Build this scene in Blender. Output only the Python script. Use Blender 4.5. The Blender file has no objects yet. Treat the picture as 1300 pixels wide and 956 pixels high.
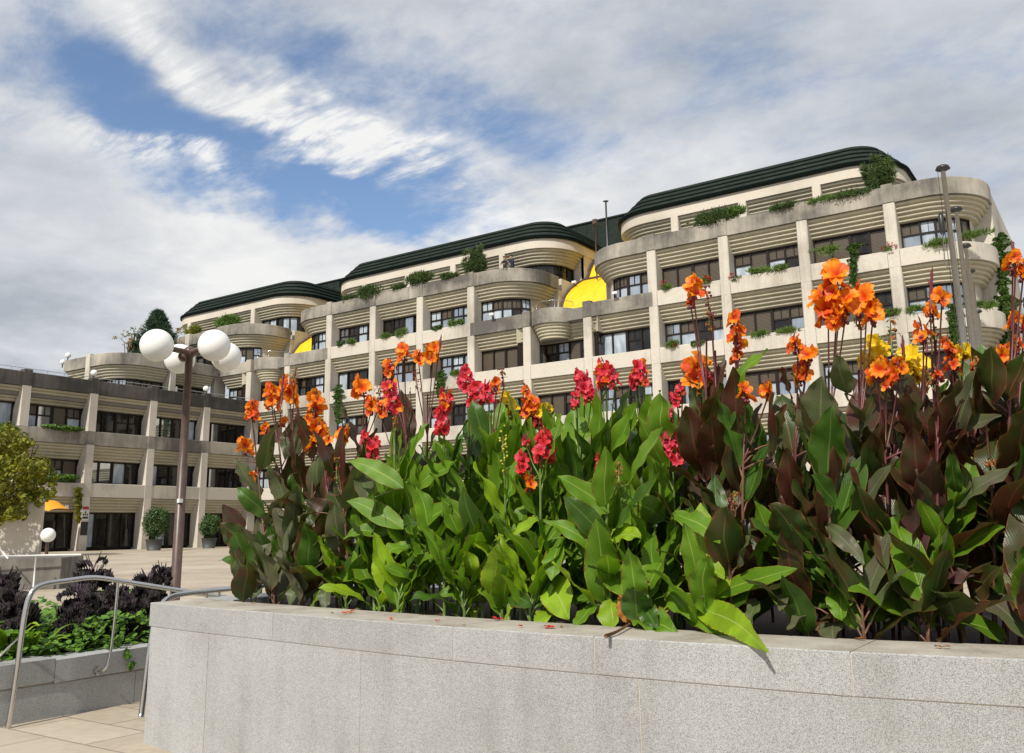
import bpy, math, random
from mathutils import Vector, Matrix, noise
R = math.radians
rnd = random.Random(7)
scene = bpy.context.scene
COL = scene.collection

# ------------------------------------------------------------------ camera model (measured from the photograph)
F, YAW, PITCH, ROLL, HC = 1141.8, -0.5958560, 0.2057582, -0.0148108, 1.029
_f = Vector((math.sin(YAW)*math.cos(PITCH), math.cos(YAW)*math.cos(PITCH), math.sin(PITCH)))
_r = Vector((math.cos(YAW), -math.sin(YAW), 0)); _u = _r.cross(_f)
c_, s_ = math.cos(ROLL), math.sin(ROLL)
CR, CU, CF = c_*_r+s_*_u, -s_*_r+c_*_u, _f
EYE = Vector((0, 0, HC))
def ray(x, y): return CF + CR*((x-650)/F) - CU*((y-433.5)/F)
def onY(x, y, Y): d = ray(x, y); return EYE + d*(Y/d.y)
def onX(x, y, X): d = ray(x, y); return EYE + d*(X/d.x)
def onZ(x, y, Z): d = ray(x, y); return EYE + d*((Z-HC)/d.z)
def at(x, y, D): return EYE + ray(x, y)*D

cam = bpy.data.cameras.new('camera'); camo = bpy.data.objects.new('camera', cam); COL.objects.link(camo)
m = Matrix((CR, CU, -CF)).transposed().to_4x4(); m.translation = EYE
camo.matrix_world = m
cam.sensor_width = 36; cam.lens = 36*F/1300; cam.shift_y = -44.5/1300
cam.clip_start = 0.1; cam.clip_end = 3000
scene.camera = camo
scene.view_settings.view_transform = 'Standard'; scene.view_settings.look = 'None'
scene.view_settings.exposure = 0.12; scene.view_settings.gamma = 1

# ------------------------------------------------------------------ materials
def newmat(name):
    mt = bpy.data.materials.new(name); mt.use_nodes = True
    nt = mt.node_tree; b = nt.nodes['Principled BSDF']
    return mt, nt, b
def N(nt, t, **kw):
    n = nt.nodes.new(t)
    for k, v in kw.items():
        if k in n.inputs.keys(): n.inputs[k].default_value = v
        else: setattr(n, k, v)
    return n
def mth(nt, op, a, b=None, c=None, clamp=False):
    n = nt.nodes.new('ShaderNodeMath'); n.operation = op; n.use_clamp = clamp
    for i, v in enumerate((a, b, c)):
        if v is None: continue
        if hasattr(v, 'links'): nt.links.new(v, n.inputs[i])
        else: n.inputs[i].default_value = v
    return n.outputs[0]
def ramp(nt, fac, stops):
    n = nt.nodes.new('ShaderNodeValToRGB'); e = n.color_ramp.elements
    while len(e) < len(stops): e.new(0.5)
    for i, (p, c) in enumerate(stops): e[i].position = p; e[i].color = (*c, 1) if len(c) == 3 else c
    nt.links.new(fac, n.inputs[0]); return n.outputs[0]
def mixc(nt, fac, a, b, bt='MIX'):
    n = nt.nodes.new('ShaderNodeMix'); n.data_type = 'RGBA'; n.blend_type = bt
    for s, v in ((n.inputs[0], fac), (n.inputs[6], a), (n.inputs[7], b)):
        if hasattr(v, 'links'): nt.links.new(v, s)
        elif isinstance(v, tuple): s.default_value = (*v, 1)
        else: s.default_value = v
    return n.outputs[2]
def pos(nt, scale=(1, 1, 1)):
    g = nt.nodes.new('ShaderNodeNewGeometry'); mp = nt.nodes.new('ShaderNodeMapping')
    nt.links.new(g.outputs['Position'], mp.inputs[0]); mp.inputs['Scale'].default_value = scale
    return mp.outputs[0]
def nz(nt, vec, scale, detail=5, rough=.55, dist=0):
    n = N(nt, 'ShaderNodeTexNoise', Scale=scale, Detail=detail, Roughness=rough, Distortion=dist)
    nt.links.new(vec, n.inputs['Vector']); return n.outputs['Fac']
def bump(nt, b, h, strength=.3, dist=.02):
    n = N(nt, 'ShaderNodeBump', Strength=strength, Distance=dist)
    nt.links.new(h, n.inputs['Height']); nt.links.new(n.outputs[0], b.inputs['Normal'])

def concrete(name, base, dark, lo, hi, streak=.5, rough=.9):
    """board-marked concrete with weathering: blotches and vertical run-off streaks"""
    mt, nt, b = newmat(name)
    big = nz(nt, pos(nt), .22, 6, .6)
    st = nz(nt, pos(nt, (1, 1, .10)), 2.3, 6, .7)
    fine = nz(nt, pos(nt), 14, 3, .6)
    v = mth(nt, 'ADD', big, mth(nt, 'MULTIPLY', mth(nt, 'SUBTRACT', st, .5), streak))
    v = mth(nt, 'ADD', v, mth(nt, 'MULTIPLY', mth(nt, 'SUBTRACT', fine, .5), .12))
    c = ramp(nt, v, [(lo, base), (hi, dark)])
    f2 = ramp(nt, fine, [(.3, (.88, .88, .88)), (.7, (1.06, 1.06, 1.06))])
    c = mixc(nt, 1., c, f2, 'MULTIPLY')
    nt.links.new(c, b.inputs['Base Color']); b.inputs['Roughness'].default_value = rough
    bump(nt, b, fine, .25, .01)
    return mt
def plain(name, col, rough=.6, metal=0., spec=.5, var=.12, vs=6.):
    mt, nt, b = newmat(name)
    n = nz(nt, pos(nt), vs, 4)
    c = ramp(nt, n, [(.25, tuple(x*(1-var) for x in col)), (.75, tuple(min(1, x*(1+var)) for x in col))])
    nt.links.new(c, b.inputs['Base Color'])
    b.inputs['Roughness'].default_value = rough; b.inputs['Metallic'].default_value = metal
    b.inputs['Specular IOR Level'].default_value = spec
    return mt

M = {}
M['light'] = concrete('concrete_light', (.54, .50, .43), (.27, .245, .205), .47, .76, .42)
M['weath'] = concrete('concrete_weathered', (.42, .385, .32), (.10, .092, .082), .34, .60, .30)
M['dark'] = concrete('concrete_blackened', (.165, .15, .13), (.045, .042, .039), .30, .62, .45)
M['fascia'] = concrete('concrete_fascia', (.60, .545, .46), (.42, .37, .30), .45, .8, .2)
M['lam'] = concrete('concrete_ribs', (.50, .46, .345), (.27, .25, .19), .42, .85, .3)
M['wingp'] = concrete('concrete_pillar', (.60, .55, .48), (.34, .31, .27), .45, .85, .4)
M['frame'] = plain('brown_window_frame', (.016, .011, .009), .5, spec=.2)
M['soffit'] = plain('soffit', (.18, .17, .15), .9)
def yellowmat():
    mt, nt, b = newmat('yellow_vault')
    sx = N(nt, 'ShaderNodeSeparateXYZ'); nt.links.new(pos(nt), sx.inputs[0])
    seam = mth(nt, 'LESS_THAN', mth(nt, 'FRACT', mth(nt, 'MULTIPLY', sx.outputs[0], .9)), .035)
    n = nz(nt, pos(nt, (1, 1, .3)), 1.4, 5, .6)
    c = ramp(nt, n, [(.3, (.74, .45, .006)), (.7, (.86, .56, .010))])
    c = mixc(nt, mth(nt, 'MULTIPLY', seam, .6), c, (.35, .22, .01))
    nt.links.new(c, b.inputs['Base Color']); b.inputs['Roughness'].default_value = .5
    return mt
M['yellow'] = yellowmat()
M['trim'] = plain('brown_trim', (.07, .03, .02), .5)
M['steel'] = plain('brushed_steel', (.60, .59, .57), .2, 1., var=.06, vs=30)
M['polemetal'] = plain('aluminium_pole', (.34, .34, .33), .3, .95, var=.1)
M['brownmetal'] = plain('brown_painted_steel', (.080, .048, .036), .4, var=.25, vs=9.)
M['blackmetal'] = plain('black_metal', (.02, .02, .02), .4)
M['bark'] = plain('bark', (.09, .06, .04), .9, var=.3)
M['pot'] = plain('dark_tub', (.05, .055, .055), .6)
M['soil'] = plain('soil', (.045, .03, .02), 1., var=.3, vs=20)
M['white'] = plain('white_plastic', (.7, .7, .68), .4)
M['orangecloth'] = plain('orange_awning', (.75, .33, .02), .7)
def glassmat(name, col, rough, spec, n2=None):
    mt, nt, b = newmat(name)
    v = nz(nt, pos(nt, (1.3, 1.3, .5)), 1.7, 2)
    c = ramp(nt, v, [(.35, col), (.65, n2 or tuple(x*1.5 for x in col))])
    nt.links.new(c, b.inputs['Base Color'])
    b.inputs['Roughness'].default_value = rough; b.inputs['Specular IOR Level'].default_value = spec
    return mt
M['glass'] = glassmat('glass_dark', (.008, .008, .008), .04, .5, (.025, .022, .018))
M['glassr'] = glassmat('glass_reflecting', (.42, .46, .50), .03, .5, (.60, .64, .68))
M['glassr'].node_tree.nodes['Principled BSDF'].inputs['Metallic'].default_value = .9
M['curtain'] = glassmat('glass_with_curtain', (.28, .33, .38), .06, .5, (.48, .54, .60))
def blind():
    mt, nt, b = newmat('blind_behind_glass')
    w = N(nt, 'ShaderNodeTexWave', Scale=4.0, Distortion=.0); w.bands_direction = 'Z'
    nt.links.new(pos(nt), w.inputs['Vector'])
    c = ramp(nt, w.outputs['Fac'], [(.2, (.035, .027, .019)), (.8, (.12, .095, .065))])
    nt.links.new(c, b.inputs['Base Color']); b.inputs['Roughness'].default_value = .35
    return mt
M['blind'] = blind()
def roofmat():
    mt, nt, b = newmat('green_roof_sheet')
    v = nz(nt, pos(nt, (.6, .6, 2)), 2.5, 4)
    c = ramp(nt, v, [(.3, (.011, .018, .0145)), (.7, (.022, .033, .027))])
    nt.links.new(c, b.inputs['Base Color']); b.inputs['Roughness'].default_value = .7; b.inputs['Specular IOR Level'].default_value = .15
    return mt
M['roof'] = roofmat()
M['roofshade'] = plain('roof_step_shadow', (.0035, .006, .005), .9, spec=.05)  # near-black colour stands in for the shadow lines between roof steps
def granite(name='granite', mulc=1.):
    mt, nt, b = newmat(name)
    v = N(nt, 'ShaderNodeTexVoronoi', Scale=380.); nt.links.new(pos(nt), v.inputs['Vector'])
    n1 = nz(nt, pos(nt), 240, 2, .7)
    big = nz(nt, pos(nt), 1.6, 5, .6)
    st = nz(nt, pos(nt, (1, 1, .08)), 5.5, 4)
    sep = N(nt, 'ShaderNodeSeparateColor'); nt.links.new(v.outputs['Color'], sep.inputs[0])
    k = mth(nt, 'ADD', mth(nt, 'MULTIPLY', sep.outputs[0], .55), mth(nt, 'MULTIPLY', n1, .45))
    c = ramp(nt, k, [(.16, (.12*mulc, .12*mulc, .12*mulc)), (.42, (.35*mulc, .355*mulc, .35*mulc)), (.8, (.57*mulc, .58*mulc, .59*mulc))])
    g = ramp(nt, mth(nt, 'ADD', mth(nt, 'MULTIPLY', big, .6), mth(nt, 'MULTIPLY', st, .4)), [(.30, (.70, .69, .67)), (.45, (.90, .895, .885)), (.60, (1, 1, 1))])
    c = mixc(nt, 1., c, g, 'MULTIPLY')
    oi = nt.nodes.new('ShaderNodeObjectInfo')
    c = mixc(nt, 1., c, ramp(nt, oi.outputs['Random'], [(0, (.80, .80, .79)), (1, (1, 1, 1))]), 'MULTIPLY')
    nt.links.new(c, b.inputs['Base Color']); b.inputs['Roughness'].default_value = .75
    bump(nt, b, n1, .25, .003)
    return mt
M['granite'] = granite(mulc=.98); M['granite2'] = granite('granite_side', .95)
def captop():
    mt, nt, b = newmat('planter_coping_top')
    n1 = nz(nt, pos(nt), 60, 3, .7); big = nz(nt, pos(nt), 2.2, 6, .65)
    c = ramp(nt, mth(nt, 'ADD', mth(nt, 'MULTIPLY', big, .7), mth(nt, 'MULTIPLY', n1, .3)), [(.34, (.20, .165, .125)), (.5, (.36, .33, .28)), (.66, (.47, .44, .39))])
    nt.links.new(c, b.inputs['Base Color']); b.inputs['Roughness'].default_value = .85
    return mt
M['captop'] = captop()
M['joint'] = plain('mortar_joint', (.50, .44, .36), .9)
def paving():
    mt, nt, b = newmat('plaza_paving')
    p = pos(nt)
    br = N(nt, 'ShaderNodeTexBrick', Scale=1.0); br.inputs['Mortar Size'].default_value = .012
    br.inputs['Brick Width'].default_value = 1.2; br.inputs['Row Height'].default_value = .6
    br.inputs['Color1'].default_value = (.47, .41, .325, 1); br.inputs['Color2'].default_value = (.40, .345, .27, 1)
    br.inputs['Mortar'].default_value = (.24, .20, .155, 1)
    nt.links.new(p, br.inputs['Vector'])
    n = nz(nt, pos(nt), .35, 6, .6); n2 = nz(nt, pos(nt), 9, 4, .6)
    g = ramp(nt, mth(nt, 'ADD', mth(nt, 'MULTIPLY', n, .7), mth(nt, 'MULTIPLY', n2, .3)), [(.35, (.70, .66, .60)), (.6, (1, 1, 1))])
    nt.links.new(mixc(nt, 1., br.outputs['Color'], g, 'MULTIPLY'), b.inputs['Base Color'])
    b.inputs['Roughness'].default_value = .8
    return mt
M['paving'] = paving()

def leafmat(name, col, rib, edge, tr=.36, rough=.44, vein=.15, blot=None, nscale=5.):
    """broad leaf: UV.x runs base to tip, UV.y across (0..1, rib at .5)"""
    mt, nt, b = newmat(name)
    uv = nt.nodes.new('ShaderNodeUVMap'); uv.uv_map = 'uv'
    s = N(nt, 'ShaderNodeSeparateXYZ'); nt.links.new(uv.outputs[0], s.inputs[0])
    a = mth(nt, 'ABSOLUTE', mth(nt, 'MULTIPLY', mth(nt, 'SUBTRACT', s.outputs[1], .5), 2))
    rk = mth(nt, 'LESS_THAN', a, .045)
    ph = mth(nt, 'ADD', mth(nt, 'MULTIPLY', s.outputs[0], 135), mth(nt, 'MULTIPLY', a, -48))
    vn = mth(nt, 'MULTIPLY', mth(nt, 'ADD', mth(nt, 'SINE', ph), 1), .5)
    n = nz(nt, pos(nt), nscale, 4, .6)
    c1 = tuple(x*(1-vein) for x in col)
    c = mixc(nt, vn, c1, tuple(x*(1+vein) for x in col))
    c = mixc(nt, ramp(nt, n, [(.42, (0, 0, 0)), (.66, (1, 1, 1))]), c, blot or tuple(x*1.5 for x in col))
    c = mixc(nt, mth(nt, 'MULTIPLY', mth(nt, 'GREATER_THAN', a, .955), .8), c, edge)
    c = mixc(nt, mth(nt, 'MULTIPLY', rk, .7), c, rib)
    sc = nz(nt, pos(nt), 17, 4, .7)
    dm = mth(nt, 'MULTIPLY', mth(nt, 'MAXIMUM', mth(nt, 'SUBTRACT', a, .62), mth(nt, 'SUBTRACT', s.outputs[0], .80)), 1.3)
    dm = mth(nt, 'GREATER_THAN', mth(nt, 'ADD', sc, dm), .97)
    sp_ = mth(nt, 'GREATER_THAN', nz(nt, pos(nt), 60, 2, .5), .74)
    c = mixc(nt, mth(nt, 'MAXIMUM', mth(nt, 'MULTIPLY', dm, .85), mth(nt, 'MULTIPLY', sp_, .55)), c, (.16, .075, .02))
    nt.links.new(c, b.inputs['Base Color']); b.inputs['Roughness'].default_value = rough
    b.inputs['Specular IOR Level'].default_value = .38
    t = nt.nodes.new('ShaderNodeBsdfTranslucent')
    tc = mixc(nt, 1., c, (1.5, 1.6, .8), 'MULTIPLY'); nt.links.new(tc, t.inputs[0])
    ms = N(nt, 'ShaderNodeMixShader'); ms.inputs[0].default_value = tr
    nt.links.new(b.outputs[0], ms.inputs[1]); nt.links.new(t.outputs[0], ms.inputs[2])
    nt.links.new(ms.outputs[0], nt.nodes['Material Output'].inputs[0])
    bump(nt, b, vn, .25, .004)
    return mt
L = {}
L['g'] = leafmat('leaf_green', (.098, .205, .012), (.32, .42, .09), (.34, .36, .03), .32, blot=(.13, .25, .012))
L['y'] = leafmat('leaf_yellow_green', (.20, .32, .014), (.40, .50, .13), (.45, .42, .04), .35)
L['d'] = leafmat('leaf_deep_green', (.038, .088, .010), (.14, .22, .05), (.14, .14, .03), .25, .34)
L['b'] = leafmat('leaf_bronze', (.075, .024, .016), (.18, .05, .04), (.18, .05, .02), .34, .34, vein=.16, blot=(.034, .050, .014))
L['k'] = leafmat('leaf_green_bronze', (.036, .066, .014), (.14, .14, .05), (.15, .05, .02), .32, .33, vein=.16, blot=(.085, .036, .018), nscale=3.5)
L['s'] = leafmat('leaf_grey_green', (.085, .115, .042), (.18, .21, .10), (.14, .08, .05), .22, .42, blot=(.10, .085, .06), nscale=3.5)
L['p'] = leafmat('leaf_plum', (.105, .045, .048), (.20, .05, .06), (.22, .07, .06), .3, .36, blot=(.06, .06, .035), nscale=4)
L['w'] = leafmat('leaf_withered', (.33, .12, .025), (.4, .2, .08), (.2, .08, .02), .3, .6)
def simpleleaf(name, c1, c2, tr=.25, rough=.55, nscale=2.5, throat=None):
    mt, nt, b = newmat(name)
    n = nz(nt, pos(nt), nscale, 5, .7)
    c = ramp(nt, n, [(.32, c1), (.68, c2)])
    if throat:
        uv = nt.nodes.new('ShaderNodeUVMap'); uv.uv_map = 'uv'; s = N(nt, 'ShaderNodeSeparateXYZ'); nt.links.new(uv.outputs[0], s.inputs[0])
        c = mixc(nt, ramp(nt, s.outputs[0], [(.10, (1, 1, 1)), (.55, (0, 0, 0))]), c, throat)
        a = mth(nt, 'ABSOLUTE', mth(nt, 'MULTIPLY', mth(nt, 'SUBTRACT', s.outputs[1], .5), 2))
        ve = mth(nt, 'MULTIPLY', mth(nt, 'ADD', mth(nt, 'SINE', mth(nt, 'MULTIPLY', a, 40)), 1), .10)
        c = mixc(nt, ve, c, throat)
    nt.links.new(c, b.inputs['Base Color']); b.inputs['Roughness'].default_value = rough
    t = nt.nodes.new('ShaderNodeBsdfTranslucent'); nt.links.new(c, t.inputs[0])
    ms = N(nt, 'ShaderNodeMixShader'); ms.inputs[0].default_value = tr
    nt.links.new(b.outputs[0], ms.inputs[1]); nt.links.new(t.outputs[0], ms.inputs[2])
    nt.links.new(ms.outputs[0], nt.nodes['Material Output'].inputs[0])
    return mt
M['orange'] = simpleleaf('petal_orange', (.86, .17, .003), (.96, .47, .010), .4, .5, 26, (.75, .06, .004))
M['oranged'] = simpleleaf('petal_red_orange', (.72, .065, .006), (.88, .20, .012), .4, .5, 26, (.50, .02, .01))
M['red'] = simpleleaf('petal_red', (.60, .010, .018), (.85, .06, .07), .4, .5, 30, (.42, .004, .01))
M['pink'] = simpleleaf('petal_pink_red', (.62, .010, .055), (.88, .14, .22), .4, .5, 30, (.5, .006, .02))
M['petyellow'] = simpleleaf('petal_yellow', (.85, .55, .01), (.92, .72, .03), .35, .45, 26)
M['dried'] = simpleleaf('dried_flower', (.14, .05, .015), (.42, .16, .03), .2, .8, 30)
M['bud'] = plain('bud_purple', (.13, .022, .03), .5, var=.3, vs=30)
M['stalkb'] = plain('stalk_purple', (.11, .032, .032), .45, var=.3, vs=12)
M['stalkd'] = plain('stalk_brown', (.12, .055, .03), .5, var=.35, vs=12)
M['stalkg'] = plain('stalk_green', (.11, .18, .035), .45, var=.25, vs=12)
M['juniper'] = simpleleaf('juniper_needles', (.020, .048, .010), (.075, .125, .020), .1, .7, 1.6)
M['brightbush'] = simpleleaf('bright_bush_leaves', (.045, .11, .012), (.13, .23, .03), .2, .6, 1.6)
M['tuft'] = simpleleaf('window_box_leaves', (.05, .10, .02), (.17, .26, .04), .2, .6, 3)
M['golden'] = simpleleaf('golden_leaves', (.075, .115, .006), (.30, .28, .012), .3, .6, 1.4)
M['yellowbush'] = simpleleaf('yellowing_leaves', (.15, .12, .02), (.42, .26, .03), .25, .6, 1.5)
M['spruce'] = simpleleaf('spruce_needles', (.012, .040, .018), (.035, .085, .035), .1, .7, 1.5)
M['box'] = simpleleaf('box_leaves', (.022, .060, .010), (.060, .120, .020), .15, .55, 2.5)
M['ivy'] = simpleleaf('ivy_leaves', (.030, .075, .012), (.095, .17, .025), .2, .55, 2)
M['kale'] = simpleleaf('purple_kale', (.010, .009, .009), (.038, .026, .027), .08, .7, 18)
M['kalestem'] = plain('kale_stem', (.05, .014, .045), .5)
M['bedleaf'] = simpleleaf('bed_leaves', (.06, .16, .015), (.17, .32, .03), .3, .5, 7)

# ------------------------------------------------------------------ mesh builder
WORLD = {}
class MB:
    def __init__(s): s.v = []; s.f = []; s.mi = []; s.uv = []; s.mats = []; s.smooth = []
    def m(s, mat):
        if mat not in s.mats: s.mats.append(mat)
        return s.mats.index(mat)
    def add(s, vs, fs, mat, uvs=None, smooth=False):
        o = len(s.v); i = s.m(mat)
        s.v += [tuple(p) for p in vs]
        for f in fs:
            s.f.append(tuple(o+k for k in f)); s.mi.append(i); s.smooth.append(smooth)
            s.uv += [(uvs[k] if uvs else (0, 0)) for k in f]
    def box(s, x0, x1, y0, y1, z0, z1, mat):
        s.add([(x0, y0, z0), (x1, y0, z0), (x1, y1, z0), (x0, y1, z0), (x0, y0, z1), (x1, y0, z1), (x1, y1, z1), (x0, y1, z1)],
              [(0, 3, 2, 1), (4, 5, 6, 7), (0, 1, 5, 4), (1, 2, 6, 5), (2, 3, 7, 6), (3, 0, 4, 7)], mat)
    def hexa(s, pts, mat):
        s.add(pts, [(0, 3, 2, 1), (4, 5, 6, 7), (0, 1, 5, 4), (1, 2, 6, 5), (2, 3, 7, 6), (3, 0, 4, 7)], mat)
    def tube(s, pts, rad, mat, n=8, cap=True):
        pts = [Vector(p) for p in pts]
        if not hasattr(rad, '__len__'): rad = [rad]*len(pts)
        vs = []; up = None
        for i, p in enumerate(pts):
            t = (pts[min(i+1, len(pts)-1)]-pts[max(i-1, 0)]).normalized()
            if up is None:
                up = Vector((0, 0, 1)) if abs(t.z) < .9 else Vector((1, 0, 0))
            a = t.cross(up).normalized(); b = a.cross(t).normalized(); up = b
            for k in range(n):
                g = 2*math.pi*k/n
                vs.append(p+(a*math.cos(g)+b*math.sin(g))*rad[i])
        fs = []
        for i in range(len(pts)-1):
            for k in range(n):
                fs.append((i*n+k, i*n+(k+1) % n, (i+1)*n+(k+1) % n, (i+1)*n+k))
        if cap:
            fs.append(tuple(range(n))); fs.append(tuple((len(pts)-1)*n+k for k in reversed(range(n))))
        s.add(vs, fs, mat, smooth=True)
    def ball(s, c, r, mat, nu=24, nv=14, sz=(1, 1, 1)):
        vs = [Vector(c)+Vector((0, 0, r*sz[2]))]; fs = []
        for i in range(1, nv):
            th = math.pi*i/nv
            for k in range(nu):
                g = 2*math.pi*k/nu
                vs.append(Vector(c)+Vector((r*sz[0]*math.sin(th)*math.cos(g), r*sz[1]*math.sin(th)*math.sin(g), r*sz[2]*math.cos(th))))
        vs.append(Vector(c)-Vector((0, 0, r*sz[2])))
        for k in range(nu): fs.append((0, 1+k, 1+(k+1) % nu))
        for i in range(nv-2):
            for k in range(nu):
                a = 1+i*nu+k; b = 1+i*nu+(k+1) % nu
                fs.append((a, a+nu, b+nu, b))
        e = len(vs)-1; o = 1+(nv-2)*nu
        for k in range(nu): fs.append((e, o+(k+1) % nu, o+k))
        s.add(vs, fs, mat, smooth=True)
    def build(s, name, parent=None, loc=None):
        me = bpy.data.meshes.new(name)
        off = Vector(loc) if loc is not None else Vector((0, 0, 0))
        me.from_pydata([tuple(Vector(p)-off) for p in s.v], [], s.f)
        for mt in s.mats: me.materials.append(mt)
        me.polygons.foreach_set('material_index', s.mi)
        me.polygons.foreach_set('use_smooth', s.smooth)
        ul = me.uv_layers.new(name='uv')
        ul.data.foreach_set('uv', [c for p in s.uv for c in p])
        me.update()
        o = bpy.data.objects.new(name, me); COL.objects.link(o)
        if parent is not None:
            o.parent = parent; o.location = off-WORLD.get(parent.name, parent.location)
        else: o.location = off
        WORLD[o.name] = off
        return o
def tag(o, label, cat, group=None):
    o['label'] = label; o['category'] = cat
    if group: o['group'] = group
    return o
def empty(name, loc, label, cat, group=None):
    o = bpy.data.objects.new(name, None); COL.objects.link(o); o.location = loc; o.empty_display_size = .3
    return tag(o, label, cat, group)
def struct(o): o['kind'] = 'structure'; return o
def part(mb, name, parent):
    return mb.build(name, parent, loc=None)

# ------------------------------------------------------------------ building helpers
DM, X0, S, W0, ZB, H = 49.76, -9.298, 4.7157, .62, 3.63, 3.6
DW, WY0, SW = 59.8, 31.04, 4.76
BH = .95; LD = 1.0
class Path:
    def __init__(s, segs):
        """segs: ('l',x0,y0,x1,y1) or ('a',cx,cy,r,a0,a1) angles in degrees; travel keeps outside on the right"""
        s.p = []
        for g in segs:
            if g[0] == 'l':
                _, x0, y0, x1, y1 = g; d = Vector((x1-x0, y1-y0)); n = Vector((d.y, -d.x)).normalized(); q = max(1, int(d.length/3))
                for i in range(q+1): s.p.append((x0+d.x*i/q, y0+d.y*i/q, n.x, n.y))
            else:
                _, cx, cy, r, a0, a1 = g; q = 18; sg = 1 if a1 > a0 else -1
                for i in range(q+1):
                    a = R(a0+(a1-a0)*i/q); n = Vector((math.cos(a), math.sin(a)))*sg
                    s.p.append((cx+r*math.cos(a), cy+r*math.sin(a), n.x, n.y))
        s.L = [0]
        for a, b in zip(s.p, s.p[1:]): s.L.append(s.L[-1]+math.hypot(b[0]-a[0], b[1]-a[1]))
        s.len = s.L[-1]
    def pt(s, t):
        t = max(0, min(s.len, t))
        for i in range(len(s.p)-1):
            if t <= s.L[i+1]+1e-9 and s.L[i+1] > s.L[i]:
                k = (t-s.L[i])/(s.L[i+1]-s.L[i]); a, b = s.p[i], s.p[i+1]
                n = Vector((a[2]+(b[2]-a[2])*k, a[3]+(b[3]-a[3])*k)).normalized()
                return (a[0]+(b[0]-a[0])*k, a[1]+(b[1]-a[1])*k, n.x, n.y)
        return s.p[-1]
    def sub(s, a, b):
        out = [s.pt(a+1e-4)]
        for i, l in enumerate(s.L):
            if a+.02 < l < b-.02: out.append(s.p[i])
        out.append(s.pt(b-1e-4)); return out
    def sx(s, x, axis=0):
        """path length where the facade line crosses x (nearest sample on front run)"""
        best = None
        for i in range(len(s.p)-1):
            a, b = s.p[i], s.p[i+1]; lo, hi = a[axis], b[axis]
            if abs(hi-lo) < 1e-6 or (x-lo)*(x-hi) > 1e-9: continue
            if abs(a[2+axis]) > .5: continue
            return s.L[i]+(x-lo)/(hi-lo)*(s.L[i+1]-s.L[i])
        return None
def sweep(mb, pts, prof, mat, closed=True, caps=True, smooth=False):
    vs = []; n = len(prof)
    for (x, y, nx, ny) in pts:
        for (d, z) in prof: vs.append((x-nx*d, y-ny*d, z))
    fs = []
    for i in range(len(pts)-1):
        for k in range(n if closed else n-1):
            k2 = (k+1) % n
            fs.append((i*n+k, (i+1)*n+k, (i+1)*n+k2, i*n+k2))
    if closed and caps:
        fs.append(tuple(reversed(range(n)))); fs.append(tuple((len(pts)-1)*n+k for k in range(n)))
    mb.add(vs, fs, mat, smooth=smooth)
def lamprof(z, depth=LD-.14, n=5, h=1.03):
    pr = [(.30, z+.02)]
    a = .13; sd = (depth-a)/n; sh = h/n
    for i in range(n):
        d = a+sd*i; t = z-sh*i
        pr += [(d+.055, t-.01), (d+.012, t-.045), (d, t-sh*.62), (d+.03, t-sh*.80), (d+sd+.03, t-sh*.86)]
    pr += [(a+depth, z-h), (a+depth+.12, z-h), (a+depth+.12, z+.02)]
    return pr
PANEW = ['glass', 'glassr', 'curtain', 'blind']
def window(path, a, b, z0, z1, parent, style, seed, d=LD):
    """brown framed office window: opening casements with a split top light"""
    rr = random.Random(seed)
    fb = MB(); gb = MB()
    n = max(2, round((b-a)/.95)); w = (b-a)/n; zt = z0+(z1-z0)*.56
    t = .055
    sweep(fb, path.sub(a, b), [(d-.05, z0), (d-.05, z0+.09), (d+.08, z0+.09), (d+.08, z0)], M['frame'])
    sweep(fb, path.sub(a, b), [(d-.06, z1-.10), (d-.06, z1), (d+.08, z1), (d+.08, z1-.10)], M['frame'])
    wid = style
    for i in range(n+1):
        c = a+w*i; hw = .085 if i % 2 == 0 else .05
        p0, p1 = max(a, c-hw), min(b, c+hw)
        if p1-p0 > .02: sweep(fb, path.sub(p0, p1), [(d-.085, z0+.01), (d-.085, z1-.01), (d+.08, z1-.01), (d+.08, z0+.01)], M['frame'])
    kinds = []
    for i in range(n):
        p0, p1 = a+w*i+.02, a+w*(i+1)-.02
        r_ = rr.random()
        if style == 'dark': kd = 'glass' if r_ < .75 else ('glassr' if r_ < .9 else 'curtain')
        elif style == 'blind': kd = 'blind' if r_ < .8 else 'glass'
        else: kd = 'curtain' if r_ < .42 else ('glassr' if r_ < .66 else ('blind' if r_ < .80 else 'glass'))
        solid = (style == 'dark' and r_ > .3) or kd == 'blind'
        low = kd; top = kd if rr.random() < .55 else 'blind'
        if style == 'dark': top = kd
        if not solid:
            sweep(fb, path.sub(p0, p1), [(d-.045, zt-.05), (d-.045, zt+.05), (d+.06, zt+.05), (d+.06, zt-.05)], M['frame'])
            cm = (p0+p1)/2
            sweep(fb, path.sub(cm-.02, cm+.02), [(d-.03, zt+.05), (d-.03, z1-.1), (d+.06, z1-.1), (d+.06, zt+.05)], M['frame'])
        sweep(gb, path.sub(p0, p1), [(d+.02, z0+.05), (d+.02, zt)], M[low], closed=False)
        sweep(gb, path.sub(p0, p1), [(d+.02, zt), (d+.02, z1-.05)], M[top], closed=False)
    f = fb.build('window', parent); g = gb.build('pane', f)
    return f
def slab(mb, pts2, z0, z1, mat):
    n = len(pts2)
    vs = [(x, y, z0) for x, y in pts2]+[(x, y, z1) for x, y in pts2]
    fs = [tuple(reversed(range(n))), tuple(range(n, 2*n))]+[(i, (i+1) % n, n+(i+1) % n, n+i) for i in range(n)]
    mb.add(vs, fs, mat)
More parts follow.
